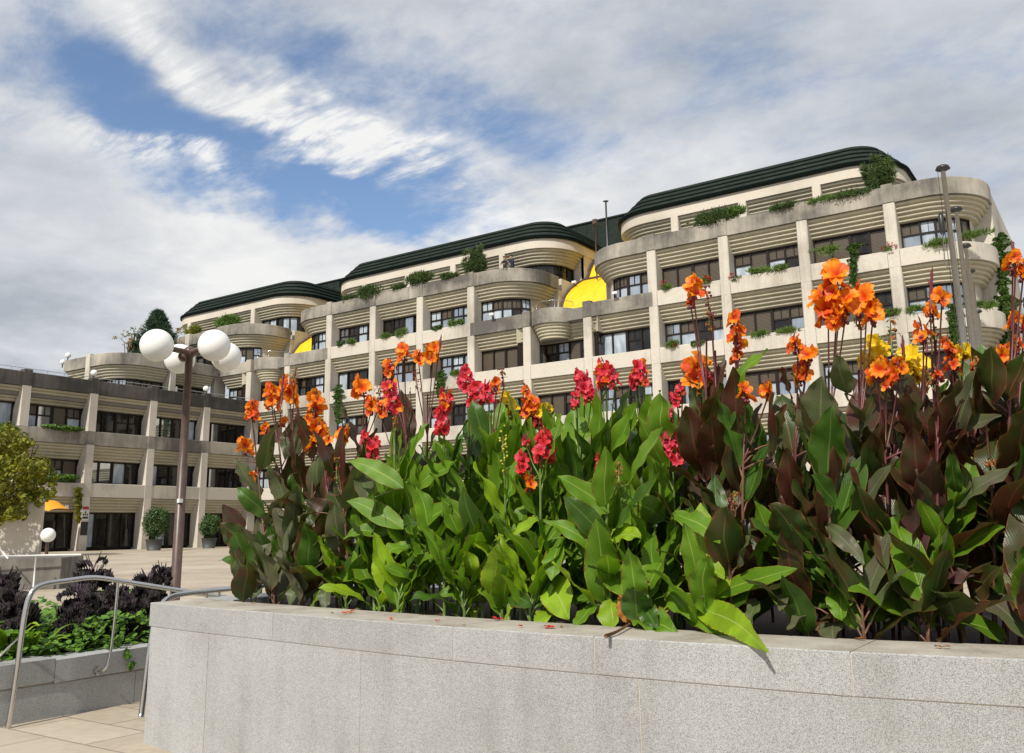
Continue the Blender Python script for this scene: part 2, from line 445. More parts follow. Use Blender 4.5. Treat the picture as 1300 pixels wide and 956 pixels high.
def storey(path, n, bays, parent, mpar, mlam=None, style='mixed', z0=None, band=(0, None), endwalls=(), lamside=.0, bandtop=None):
    """one band (parapet) with the ribbed spandrels and windows of the storey under it"""
    z = ZB+n*H; zt = bandtop or z+BH
    a0, a1 = band[0], band[1] or path.len
    cuts = mpar if isinstance(mpar, list) else [(a1, mpar)]
    for (e_, mp_) in cuts:
        b = MB(); sweep(b, path.sub(a0, e_), [(-.006, z), (-.006, zt-.03), (.03, zt), (.36, zt), (.36, z)], mp_)
        b.build('parapet', parent); a0 = e_
    for i, (a, c, wa, wc) in enumerate(bays):
        l = MB(); sweep(l, path.sub(a, c), lamprof(z), M['lam']); l.build('ribbed_spandrel', parent)
        zz0 = z-H+BH if z0 is None else z0
        st = style if isinstance(style, str) else style[i % len(style)]
        if wc > wa: window(path, wa, wc, zz0, z-1.035, parent, st, hash((n, i, round(path.len*3))) & 0xffff)
        for (qa, qb) in ((a, wa), (wc, c)):
            if qb-qa > .1:
                w = MB(); sweep(w, path.sub(qa, qb), [(LD, zz0-.02), (LD, z-1.0), (LD+.3, z-1.0), (LD+.3, zz0-.02)], M['light']); w.build('recessed_wall', parent)
def pillar(mb, x, y, z0, z1, mat, w=W0, depth=1.15, axis=0):
    """flat fin pillar, chamfered front edges; axis 0: facade along X facing -Y, axis 1: facade along Y facing +X"""
    c = .05
    prof = [(0, depth), (0, c), (c, 0), (w*.30, 0), (w*.30+.012, .012), (w*.30+.03, .012), (w*.30+.042, 0), (w-c, 0), (w, c), (w, depth)]
    vs = []
    for z in (z0, z1):
        for (a, d) in prof:
            vs.append((x+a, y+d, z) if axis == 0 else (x-d, y+a, z))
    n = len(prof)
    if axis == 0: fs = [tuple(reversed(range(n))), tuple(range(n, 2*n))]+[(i, (i+1) % n, n+(i+1) % n, n+i) for i in range(n)]
    else: fs = [tuple(reversed(range(n))), tuple(range(n, 2*n))]+[(i, (i+1) % n, n+(i+1) % n, n+i) for i in range(n)]
    mb.add(vs, fs, mat)

# ------------------------------------------------------------------ main town hall block
def kx(k): return X0-k*S
def kbays(path, ks, xs=None):
    """bays between pillar k+1 and pillar k on the straight front"""
    out = []
    for k in ks:
        a, c = path.sx(kx(k+1)+W0-.03), path.sx(kx(k)+.03)
        out.append((a, c, a+.02, c-.02))
    return out
hall = empty('town_hall', (-32, 50, 0), 'long beige concrete town hall with stepped terraces, ribbed bands, rounded corners and dark green roofs', 'building')
RT = 3.1
pLow = Path([('l', -64.6, DM, -7.5, DM), ('a', -7.5, DM+RT, RT, -90, 0), ('l', -4.4, DM+RT, -4.4, 53.5)])
pA = Path([('l', -28.4, 53.5, -28.4, DM+RT), ('a', -25.3, DM+RT, RT, 180, 270), ('l', -25.3, DM, -7.5, DM), ('a', -7.5, DM+RT, RT, -90, 0), ('l', -4.4, DM+RT, -4.4, 53.5)])
pB = Path([('l', -56.55, 53.5, -56.55, DM+RT), ('a', -53.45, DM+RT, RT, 180, 270), ('l', -53.45, DM, -35.67, DM), ('a', -35.67, DM+RT, RT, -90, 0), ('l', -32.57, DM+RT, -32.57, 54.2)])
pC = Path([('l', -78, 50.3, -65.9, 50.3), ('l', -65.9, 50.3, -65.3, DM), ('l', -65.3, DM, -63.85, DM), ('a', -63.85, DM+RT, RT, -90, 0), ('l', -60.75, DM+RT, -60.75, 54.2)])
pD = Path([('l', -72.5, 48, -72.5, 40.15), ('l', -72.5, 40.15, -67.65, 40.15), ('a', -67.65, 42.95, 2.8, 270, 360), ('l', -64.85, 42.95, -64.85, DM)])
pLow3 = [('l', -64.6, DM, kx(11)+W0, DM)]
for (xa, xb) in ((kx(11)+W0, kx(10)), (kx(5)+W0, kx(4))):
    if pLow3[-1][3] < xa: pLow3.append(('l', pLow3[-1][3], DM, xa, DM))
    pLow3 += [('l', xa, DM, xa, 50.5), ('l', xa, 50.5, xb, 50.5), ('l', xb, 50.5, xb, DM)]
pLow3 = Path(pLow3+[('l', kx(4), DM, -7.5, DM), ('a', -7.5, DM+RT, RT, -90, 0), ('l', -4.4, DM+RT, -4.4, 53.5)])
pLow_ = pLow
for n in (0, 1, 2, 3):
    pLow = pLow3 if n == 3 else pLow_
    bays = kbays(pLow, range(10, -1, -1))
    e = pLow.len; a = pLow.sx(kx(0)+W0-.03)
    bays.append((a, e, a+.02, a+4.6))
    if n == 3:
        a0 = .05; bays.insert(0, (a0, pLow.sx(kx(11)+.03), a0+.1, pLow.sx(kx(11)-.03)))
    b0 = 0 if n == 3 else pLow.sx(-59.75)
    mp3 = [(pLow.sx(kx(9)+.3), M['weath']), (pLow.sx(kx(6)+.3), M['light']), (pLow.sx(kx(3)+.3), M['weath']), (pLow.len, M['light'])] if n == 3 else M['light']
    storey(pLow, n, bays, hall, mp3, style=('mixed', 'blind', 'mixed', 'dark', 'mixed'), z0=.15 if n == 0 else None, band=(b0, None))
def upbays(path, ks, left=None, right=None):
    out = []
    if left is not None: a = path.sx(kx(left)+.03); out.append((.02, a, a-3.7, a-.02))
    out += kbays(path, ks)
    if right is not None: a = path.sx(kx(right)+W0-.03); out.append((a, path.len-.02, a+.02, a+5.0))
    return out
ba = upbays(pA, range(2, -1, -1), left=3, right=0)
storey(pA, 4, ba, hall, M['weath'], style=('mixed', 'blind', 'mixed', 'blind', 'mixed'))
bb = upbays(pB, range(8, 5, -1), left=9, right=6)
storey(pB, 4, bb, hall, M['weath'], style=('mixed', 'mixed', 'dark', 'mixed', 'mixed'))
sc0 = pC.sx(-65.27)
q0 = Path([('l', -78, 50.3, -66, 50.3)])
bc = []
for k in (13, 12): bc.append((pC.sx(kx(k+1)+W0), pC.sx(kx(k)-.05), pC.sx(kx(k+1)+W0)+.02, pC.sx(kx(k)-.05)-.02))
bc.append((sc0, pC.len-.02, sc0+.05, sc0+4.9))
storey(pC, 4, bc, hall, M['weath'], style=('mixed', 'dark', 'mixed'))
# upper wing with the rounded corner
def sy(path, y): return path.len-(path.p[-1][1]-y)
yD = [49.76-.05, 49.76-S, 49.76-2*S]
eD = pD.len
d1, d2 = sy(pD, 45.3), eD
dend = pD.L[[i for i, p in enumerate(pD.p) if p[1] <= 40.16][0]]
dx = lambda x: dend+(x+72.5)
bD = [(dend+.1, dx(-69.3), dend+.5, dx(-69.35)), (dx(-68.7), d1-.35, dx(-68.65), d1-.4), (d1+.32, eD-.3, d1+.35, eD-.35)]
storey(pD, 3, bD, hall, M['weath'], style=('mixed', 'mixed', 'dark'))
# pillars
tops = {**{k: 19.1 for k in (0, 1, 2, 3, 6, 7, 8, 9)}, **{k: 15.5 for k in (4, 5, 10, 11, 12)}}
for k, zt in tops.items():
    b = MB(); pillar(b, kx(k), DM, 0, zt-.14, M['light'])
    pz = zt-.09-BH-.03
    b.box(kx(k)+.02, kx(k)+W0-.02, DM-.045, DM+.42, pz+.03, zt, M['weath'])
    for n in range(0, 4 if zt > 16 else 3):
        for e in (0, W0): b.box(kx(k)+e-.012, kx(k)+e+.012, DM-.0075, DM+.01, ZB+n*H+.01, ZB+n*H+BH-.04, M['soffit'])
    b.build('pillar', hall)
for k in (12, 13, 14):
    b = MB(); pillar(b, kx(k), 50.27, 15.4, 19.1, M['light']); b.build('pillar', hall)
b = MB(); pillar(b, -64.85-.02, 45.0, 10.9, 15.5, M['light'], axis=1, w=.6); 
b.build('pillar', hall)
b = MB(); pillar(b, -69.3, 40.12, 10.9, 15.5, M['light']); b.build('pillar', hall)
# end fins and end walls
def wallpart(x0, x1, y0, y1, z0, z1, mat='light', name='end_wall', par=None):
    b = MB(); b.box(x0, x1, y0, y1, z0, z1, M[mat]); return b.build(name, par or hall)
for xs, sg, z0, z1, y0 in ((-4.4, -1, 0, 18.0, 53.5), (-28.4, 1, 15.3, 18.0, 53.5), (-32.57, -1, 15.3, 18.0, 54.2), (-56.55, 1, 15.3, 18.0, 53.5), (-60.75, -1, 15.3, 18.0, 54.2)):
    i = xs+sg*.06; j = xs+sg*1.6
    wallpart(min(i, j), max(i, j), y0, y0+.5, z0, z1)
    j2 = xs+sg*.4
    wallpart(min(i, j2), max(i, j2), y0+.5, 66, z0, z1+.95, 'light')
# terrace decks (close the volumes)
b = MB()
slab(b, [(-64.6, 50.2), (-8, 50.2), (-5, 52.9), (-5, 66), (-64.6, 66)], 14.5, 15.28, M['soffit'])
slab(b, [(-28, 53), (-25, 50.2), (-8, 50.2), (-5, 52.9), (-5, 66), (-28, 66)], 18.02, 18.15, M['soffit'])
slab(b, [(-56, 53), (-53.5, 50.2), (-36, 50.2), (-33, 53), (-33, 66), (-56, 66)], 18.02, 18.15, M['soffit'])
slab(b, [(-77.5, 50.7), (-64, 50.2), (-61.2, 53), (-61.2, 66), (-77.5, 66)], 18.02, 18.15, M['soffit'])
slab(b, [(-72.1, 40.6), (-68, 40.6), (-65.3, 43), (-65.3, 49.9), (-72.1, 49.9)], 14.5, 15.2, M['soffit'])
b.box(-64.4, -5.6, 52.6, 66, .02, 14.4, M['soffit']); b.box(-71.9, -66.6, 42, 49.7, 10.95, 14.45, M['soffit'])
b.build('deck', hall)
# penthouses with stepped roofs
pents = [
    (-28.35, -9.05, (3, 2, 1), 66), (-56.0, -32.4, (9, 8, 7, 6), 66), (-78.3, -60.0, (15, 14, 13, 12), 66)]
for (xl, xr, ks, yb) in pents:
    Y = 53.8; r = 3.1
    pp = Path([('l', xl, 62, xl, Y+r), ('a', xl+r, Y+r, r, 180, 270), ('l', xl+r, Y, xr-r, Y), ('a', xr-r, Y+r, r, -90, 0), ('l', xr, Y+r, xr, 64)])
    b = MB()
    sweep(b, pp.p, [(0, 21.45), (0, 22.17), (.04, 22.2), (.5, 22.2), (.5, 21.45)], M['fascia']); b.build('fascia', hall)
    # roof: four overlapping sheets stepping inward
    b = MB(); prof = [(-.16, 22.17), (-.16, 22.26)]
    for i in range(4):
        d = -.12+.43*i; z = 22.26+.435*i
        prof += [(d-.03, z), (d-.03, z+.05), (d+.10, z+.16), (d+.16, z+.28), (d+.20, z+.41), (d+.36, z+.41), (d+.40, z+.40)]
    prof += [(1.75, 24.02), (1.9, 24.0), (1.9, 22.2)]
    sweep(b, pp.p, prof, M['roof'])
    for i in range(4):  # dark strips added as painted shade along the foot of each step
        d = -.20+.43*i; z = 22.26+.435*i
        sweep(b, pp.p, [(d, z+.02 if i else z-.06), (d, z+.15), (d+.3, z+.15), (d+.3, z+.02 if i else z-.06)], M['roofshade'])
    slab(b, [(xl+1.8, Y+3.6), (xl+3.6, Y+1.8), (xr-3.6, Y+1.8), (xr-1.8, Y+3.6), (xr-1.8, 64), (xl+1.8, 64)], 23.7, 23.98, M['roof'])
    b.build('roof', hall)
    edges = [(0, None)]
    xs = [k for k in ks if xl+1.5 < kx(k) < xr-2]
    cuts = [pp.sx(kx(k)) for k in xs]
    pos_ = [pp.L[1]+.0]+[c for c in cuts]
    a = 5.2
    for i in range(len(cuts)+1):
        a_ = a if i == 0 else cuts[i-1]+.56
        c_2 = cuts[i] if i < len(cuts) else pp.len-6.2
        l = MB(); sweep(l, pp.sub(a_, c_2), lamprof(21.45), M['lam']); l.build('ribbed_spandrel', hall)
        if c_2-a_ > 1.5:
            wl = a_+.05 if i else a_+3.4
            wr = c_2-.05 if i < len(cuts) else c_2-.1
            if wr-wl > .6: window(pp, wl, wr, 18.9, 20.42, hall, 'dark', 31*i+int(-xl))
    fb_ = MB(); sweep(fb_, pp.sub(pp.len-6.2, pp.len-5.8), [(.07, 18.1), (.07, 21.44), (LD+.4, 21.44), (LD+.4, 18.1)], M['light']); fb_.build('end_wall', hall)
    wb = MB(); sweep(wb, pp.p, [(LD+.1, 18.1), (LD+.1, 18.95), (LD+.4, 18.95), (LD+.4, 18.1)], M['light'])
    sweep(wb, pp.sub(0, 5.2), [(.06, 18.1), (.06, 21.44), (.3, 21.44), (.3, 18.1)], M['fascia'])
    sweep(wb, pp.sub(pp.len-6.2, pp.len), [(.06, 18.1), (.06, 21.44), (.3, 21.44), (.3, 18.1)], M['fascia'])
    sweep(wb, pp.sub(0, pp.len), [(LD+.35, 18.95), (LD+.35, 20.5), (LD+.5, 20.5), (LD+.5, 18.95)], M['frame'])
    wb.build('recessed_wall', hall)
    for k in xs:
        b = MB(); pillar(b, kx(k), Y-.01, 18.1, 21.46, M['fascia'], w=.54); b.build('pillar', hall)
b = MB(); b.box(-76, -20, 62, 70, 18, 25.6, M['roof']); b.box(-76.1, -19.9, 61.9, 70.1, 25.6, 25.72, M['roof'])
for i in range(56): b.box(-75.5+i, -75.44+i, 61.95, 62.02, 18, 25.58, M['roof'])
b.build('roof', hall)
# round balcony turrets
for cx in (-31.0, -31.0-5.965*S):
    cy = 51.0; r = 1.62
    tp = Path([('a', cx, cy, r, 182, 358)])
    b = MB(); sweep(b, tp.p, [(0, 14.43), (0, 15.40), (.03, 15.43), (.22, 15.43), (.22, 14.43)], M['weath'])
    t = b.build('turret', hall)
    l = MB(); pr = [(.12, 14.45)]
    for i in range(5):
        d = .12+.10*i; z = 14.43-.2*i
        pr += [(d+.03, z-.02), (d, z-.05), (d, z-.13), (d+.03, z-.17), (d+.13, z-.18)]
    pr += [(.75, 13.41), (.75, 14.45)]
    sweep(l, tp.p, pr, M['lam']); 
    l.build('ribbed_spandrel', t)
    l = MB(); slab(l, [(cx+.98*math.cos(R(a)), cy+.98*math.sin(R(a))) for a in range(180, 361, 12)], 13.38, 13.44, M['soffit']); l.build('soffit', t)
    rl = MB(); rl.tube([(cx+(r-.2)*math.cos(R(a)), cy+(r-.2)*math.sin(R(a)), 15.95) for a in range(180, 361, 12)], .022, M['steel'], 6)
    for a in (180, 240, 300, 360): rl.tube([(cx+(r-.2)*math.cos(R(a)), cy+(r-.2)*math.sin(R(a)), 15.4), (cx+(r-.2)*math.cos(R(a)), cy+(r-.2)*math.sin(R(a)), 15.95)], .018, M['steel'], 6)
    rl.build('railing', t)
# yellow quarter vaults in the gaps
def vault(x0, x1, prof, nm='yellow_vault'):
    b = MB(); pts = []
    n = len(prof)
    vs = [(x0, y, z) for y, z in prof]+[(x1, y, z) for y, z in prof]
    b.add(vs, [(i, i+1, n+i+1, n+i) for i in range(n-1)], M['yellow'], smooth=True)
    vs = [(x0+.01, y+.12, z-.12) for y, z in prof]+[(x1, y+.12, z-.12) for y, z in prof]
    b.add(vs, [(i, n+i, n+i+1, i+1) for i in range(n-1)], M['yellow'], smooth=True)
    v = b.build(nm, hall)
    t = MB()
    t.tube([(x0-.0, y, z+.03) for y, z in prof], .085, M['trim'], 6)
    t.tube([(x0, prof[-1][0], prof[-1][1]+.05), (x1, prof[-1][0], prof[-1][1]+.05)], .10, M['trim'], 6)
    t.build('trim', v)
def qprof(y0, z0, y1, z1, n=14, e=1.0):
    return [(y0+(y1-y0)*(1-math.cos(math.pi/2*i/n))**e, z0+(z1-z0)*math.sin(math.pi/2*i/n)) for i in range(n+1)]
vault(-32.47, -24, [(54.15, 15.2), (54.3, 16.2), (54.55, 17.0), (54.95, 17.65), (55.7, 18.3), (56.8, 18.98), (57.6, 19.42)])
vault(-32.30, -24, [(57.9, 19.3), (58.3, 20.0), (58.6, 20.5), (59.1, 21.1), (59.8, 21.7), (60.8, 22.2), (61.8, 22.5)])
vault(-60.65, -52, [(54.15, 15.2), (54.3, 16.2), (54.6, 16.9), (55.2, 17.65), (56.4, 18.45), (57.3, 18.8), (58.5, 19.3)])

# ------------------------------------------------------------------ low wing on the left
wing = empty('office_wing', (-60, 34, 0), 'lower three storey concrete wing on the left with blackened ribbed parapet', 'building')
pW = Path([('l', -DW, 16, -DW, 49.9)])
for n in (0, 1, 2):
    bays = []
    for j in range(-3, 4):
        ye = WY0+j*SW; a, c = ye-16+.0, ye+SW-W0-16
        if j == 3: c = 33.6
        bays.append((a-.03, c+.03, a+.0, c))
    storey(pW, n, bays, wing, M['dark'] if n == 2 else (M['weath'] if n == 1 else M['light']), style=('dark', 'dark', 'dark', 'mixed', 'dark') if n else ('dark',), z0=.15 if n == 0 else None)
for j in range(-3, 4):
    b = MB(); y1 = WY0+j*SW; y0_ = y1-W0; xf = -DW+.035
    def fin(z0, z1, d0, d1, m_=M['wingp']):
        b.hexa([(xf-d0, y0_, z0), (xf, y0_+.03, z0), (xf, y1-.03, z0), (xf-d0, y1, z0), (xf-d1, y0_, z1), (xf, y0_+.03, z1), (xf, y1-.03, z1), (xf-d1, y1, z1)], m_)
    fin(0, ZB, 1.3, 1.3)
    for n in (0, 1, 2):
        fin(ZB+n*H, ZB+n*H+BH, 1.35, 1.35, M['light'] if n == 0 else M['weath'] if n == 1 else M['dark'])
        if n: fin(ZB+n*H-H+BH, ZB+n*H, 1.35, .38)
    fin(ZB+2*H+BH, ZB+2*H+BH+.16, .5, .5, M['dark'])
    b.build('pillar', wing)
b = MB(); b.box(-76, -60.2, 16.1, 49.7, 10.2, 10.9, M['soffit']); b.box(-76, -61.6, 16.2, 49.6, .02, 10.2, M['soffit']); b.box(-68, -59.95, 49.55, 50.3, .02, 10.85, M['light']); b.build('deck', wing)
b = MB()
b.tube([(-DW-.2, 16, 12.02), (-DW-.2, 49.6, 12.02)], .02, M['steel'], 6)
for j in range(28): b.tube([(-DW-.2, 16.5+j*1.2, 11.7), (-DW-.2, 16.5+j*1.2, 12.02)], .012, M['steel'], 5)
b.build('railing', wing)
# terrace wall and stair rail beyond the upper wing
b = MB(); b.hexa([(-77, 44, 10), (-72.6, 39.4, 10), (-72.6, 44, 10), (-76, 46, 10), (-77, 44, 14.2), (-72.6, 41.5, 15.1), (-72.6, 44, 15.1), (-76, 46, 14.2)], M['weath'])
tw = b.build('terrace_wall'); tag(tw, 'sloping concrete terrace wall beyond the rounded corner of the upper wing', 'wall')
b = MB()
for q in (0, .35, .7): b.tube([(-86, 49, 13.0+q), (-76.2, 42.9, 14.6+q), (-73.2, 41.5, 15.2+q)], .03, M['steel'], 6)
rr_ = b.build('roof_railing'); tag(rr_, 'thin metal railing climbing along the far terrace wall at upper left', 'railing')

# ------------------------------------------------------------------ ground
def sheet(name, pts, mat, z, t=0):
    b = MB()
    if t: slab(b, pts, z-t, z, mat)
    else: b.add([(x, y, z) for x, y in pts], [tuple(range(len(pts)))], mat)
    return struct(b.build(name))
sheet('lower_pavement', [(-600, -60), (300, -60), (300, 600), (-600, 600)], M['paving'], -.75)
sheet('plaza', [(-500, 8.3), (-9.0, 8.3), (-9.0, 9.3), (-7.6, 9.3), (-7.6, 8.21), (300, 8.21), (300, 590), (-500, 590)], M['paving'], 0, .7)
for i in range(4):
    sheet('step', [(-9.19, 7.9+i*.35), (-7.61, 7.9+i*.35), (-7.61, 9.29), (-9.19, 9.29)], M['granite2'], -.60+i*.15, .148)

# ------------------------------------------------------------------ planter wall
FE = [(-7.43, 5.10), (-6.6, 4.985), (-5.75, 4.90), (-4.9, 4.80), (-4.13, 4.72), (-3.5, 4.675), (-2.9, 4.645), (-2.0, 4.63), (-1.26, 4.645), (-.5, 4.75), (.3, 4.93), (1.1, 5.15), (2.0, 5.45)]
ZT = .43
def fy(x):
    for (a, b), (c, d) in zip(FE, FE[1:]):
        if x <= c: return b+(d-b)*(max(x, a)-a)/(c-a)
    return FE[-1][1]
planter = empty('stone_planter', (-3, 5.5, -.75), 'long pale grey granite planter wall with a smooth coping holding the cannas', 'planter')
def wallstrip(name, xs, z0, z1, mat, off=0., thick=.3, top=None, bev=.006):
    b = MB(); vs = []; 
    prof = lambda x: [(x, fy(x)+off, z0), (x, fy(x)+off, z1-bev), (x, fy(x)+off+bev, z1), (x, fy(x)+off+thick, z1), (x, fy(x)+off+thick, z0)]
    for x in xs: vs += prof(x)
    n = 5; fs = []; 
    for i in range(len(xs)-1):
        for k in range(n): fs.append((i*n+k, (i+1)*n+k, (i+1)*n+(k+1) % n, i*n+(k+1) % n))
    fs += [tuple(reversed(range(n))), tuple((len(xs)-1)*n+k for k in range(n))]
    b.add(vs, fs, mat)
    if top:
        o = [i for i, f in enumerate(b.f) if all(abs(b.v[q][2]-z1) < 1e-6 for q in f)]
        mi = b.m(top)
        for i in o: b.mi[i] = mi
    return b.build(name, planter)
def frange(a, b, n): return [a+(b-a)*i/n for i in range(n+1)]
# coping blocks with fine mortar gaps
b2_=0; cj = [-7.43, -5.55, -3.66, -2.62, -1.22, .1, 1.2, 2.0]
for a, b_ in zip(cj, cj[1:]):
    wallstrip('coping_stone', frange(a+.003, b_-.003, 24), ZT-.20, ZT, M['granite'], 0, .52, top=M['captop'])
lj = [-7.40, -6.42, -4.52, -2.35, -.4, 1.0, 1.98]
for a, b_ in zip(lj, lj[1:]):
    wallstrip('wall_slab', frange(a+.003, b_-.003, 24), -.75, ZT-.2035, M['granite'], .004, .3)
b = MB(); b.box(-7.40, 1.95, 5.05, 5.2, -.74, ZT-.21, M['joint']); 
b2 = MB()
for i in range(104):
    xa, xb = -7.38+i*.09, -7.38+(i+1)*.09
    for o_, za, zb_ in ((.0075, -.74, ZT-.207), (.0035, ZT-.204, ZT-.008)):
        b2.hexa([(xa, fy(xa)+o_, za), (xb, fy(xb)+o_, za), (xb, fy(xb)+.25, za), (xa, fy(xa)+.25, za), (xa, fy(xa)+o_, zb_), (xb, fy(xb)+o_, zb_), (xb, fy(xb)+.25, zb_), (xa, fy(xa)+.25, zb_)], M['joint'])
b2.build('mortar', planter)
# left return, back and right walls
b = MB(); b.hexa([(-7.43, 5.63, -.75), (-6.95, 5.63, -.75), (-7.05, 8.2, -.75), (-7.60, 8.2, -.75), (-7.43, 5.63, ZT), (-6.95, 5.63, ZT), (-7.05, 8.2, ZT), (-7.60, 8.2, ZT)], M['granite2']); b.build('side_wall', planter)
b = MB(); b.box(-7.05, 2, 7.75, 8.2, -.75, ZT-.002, M['granite2']); b.build('back_wall', planter)
b = MB(); b.box(2.0, 2.4, 5.5, 8.2, -.75, ZT-.004, M['granite2']); b.build('side_wall', planter)
b = MB()
b.add([(-6.96, fy(-6.96)+.5, ZT-.07), (-5, fy(-5)+.5, ZT-.07), (-3, fy(-3)+.5, ZT-.07), (-1, fy(-1)+.5, ZT-.07), (1, fy(1)+.5, ZT-.07), (2.0, fy(2)+.5, ZT-.07), (2.0, 7.76, ZT-.07), (-7.0, 7.76, ZT-.07)], [tuple(range(8))], M['soil'])
b.build('soil', planter)

# ------------------------------------------------------------------ low stone bed wall and handrails on the left
lw = empty('low_bed_wall', (-9.3, 6, -.75), 'low grey stone wall edging the kale bed beside the passage', 'wall')
for i, (ya, yb) in enumerate(((2.6, 3.7), (3.7, 5.28), (5.28, 6.5), (6.5, 7.9))):
    b = MB(); b.hexa([(-9.65, ya+.003, -.42), (-9.2, ya+.003, -.42), (-9.2, yb-.003, -.40), (-9.65, yb-.003, -.40), (-9.65, ya+.003, -.20), (-9.2, ya+.003, -.20), (-9.2, yb-.003, -.18), (-9.65, yb-.003, -.18)], M['granite2']); b.build('coping_stone', lw)
for i, (ya, yb) in enumerate(((2.6, 4.6), (4.6, 6.2), (6.2, 7.9))):
    b = MB(); b.box(-9.6, -9.215, ya+.003, yb-.003, -.76, -.424, M['granite2']); b.build('wall_slab', lw)
b = MB(); b.box(-9.55, -9.23, 2.7, 7.8, -.75, -.21, M['joint']); b.build('mortar', lw)
def smooth(pts, it=2):
    pts = [Vector(p) for p in pts]
    for _ in range(it):
        q = [pts[0]]
        for a, b_ in zip(pts, pts[1:]): q += [a*.75+b_*.25, a*.25+b_*.75]
        q.append(pts[-1]); pts = q
    return pts
h1 = empty('handrail', (-9.1, 5.5, -.36), 'bent stainless steel handrail in front of the kale bed', 'handrail')
b = MB(); b.tube(smooth([(-9.1, 4.80, -.85), (-9.1, 4.84, -.3), (-9.1, 4.86, .25), (-9.1, 4.90, .50), (-9.1, 5.02, .562), (-9.1, 5.3, .582), (-9.1, 5.5, .60), (-9.1, 5.64, .59), (-9.1, 6.1, .50), (-9.1, 6.75, .375), (-9.1, 7.9, .16)], 2), .026, M['steel'], 14); b.build('rail', h1)
b = MB(); b.tube(smooth([(-9.1, 5.84, .55), (-9.1, 5.83, .1), (-9.1, 5.80, -.30), (-9.12, 5.76, -.36), (-9.2, 5.74, -.36)], 2), .015, M['steel'], 10); b.build('post', h1)
b = MB(); b.tube([(-9.19, 5.74, -.36), (-9.22, 5.74, -.36)], .045, M['steel'], 16); b.build('bracket', h1)
b = MB(); b.tube([(-9.12, 4.87, .1), (-9.35, 4.72, -.18)], .012, M['steel'], 8); b.build('brace', h1)
h2 = empty('handrail', (-7.75, 5.9, -.36), 'short stainless handrail behind the left corner of the granite planter', 'handrail')
b = MB(); b.tube(smooth([(-7.75, 5.30, -.6), (-7.75, 5.36, .2), (-7.75, 5.44, .40), (-7.75, 5.58, .455), (-7.75, 5.8, .467), (-7.75, 6.3, .477), (-7.75, 7.4, .49)], 2), .026, M['steel'], 14); b.build('rail', h2)
for y in (5.95, 6.1, 6.55, 6.75):
    b = MB(); b.tube([(-7.75, y, .465), (-7.75, y, -.1)], .011, M['steel'], 8); b.build('post', h2)

# ------------------------------------------------------------------ globe street lamp
LP = Vector((-12.15, 8.75, 0))
globe = simple = None
def globemat():
    mt, nt, b = newmat('opal_globe'); b.inputs['Base Color'].default_value = (.80, .80, .78, 1); b.inputs['Roughness'].default_value = .35
    b.inputs['Subsurface Weight'].default_value = .25; b.inputs['Subsurface Radius'].default_value = (.2, .2, .2)
    return mt
M['globe'] = globemat()
lamp = empty('street_lamp', LP, 'brown lamp post with four large white globes in front of the low wing', 'street lamp')
b = MB(); b.tube([LP+Vector((0, 0, -.0)), LP+Vector((0, 0, 2.1)), LP+Vector((0, 0, 2.12)), LP+Vector((0, 0, 3.88))], [.075, .073, .062, .058], M['brownmetal'], 18); b.build('pole', lamp)
b = MB(); b.box(LP.x+.03, LP.x+.085, LP.y-.085, LP.y-.02, 1.50, 1.56, M['white']); b.build('sticker', lamp)
b = MB(); b.tube([LP, LP+Vector((0, 0, .03))], .16, M['brownmetal'], 18); b.build('base_plate', lamp)
b = MB(); b.ball(LP+Vector((0, 0, 3.86)), .10, M['brownmetal'], 18, 10); b.build('hub', lamp)
for (gx, gy, gz) in ((-11.919, 8.004, 3.83), (-11.50, 8.72, 3.89), (-12.204, 9.505, 3.91), (-12.72, 8.98, 3.86)):
    g = Vector((gx, gy, gz)); dv = g-(LP+Vector((0, 0, 3.86))); dn = Vector((dv.x, dv.y, 0)).normalized()
    b = MB(); b.tube([LP+Vector((0, 0, 3.86)), g-dn*.22], .045, M['brownmetal'], 12); 
    a = b.build('arm', lamp)
    b = MB(); b.tube([g-dn*.275, g-dn*.225], .085, M['brownmetal'], 16); b.build('collar', a)
    b = MB(); b.ball(g, .246, M['globe'], 36, 22); b.build('globe', lamp)

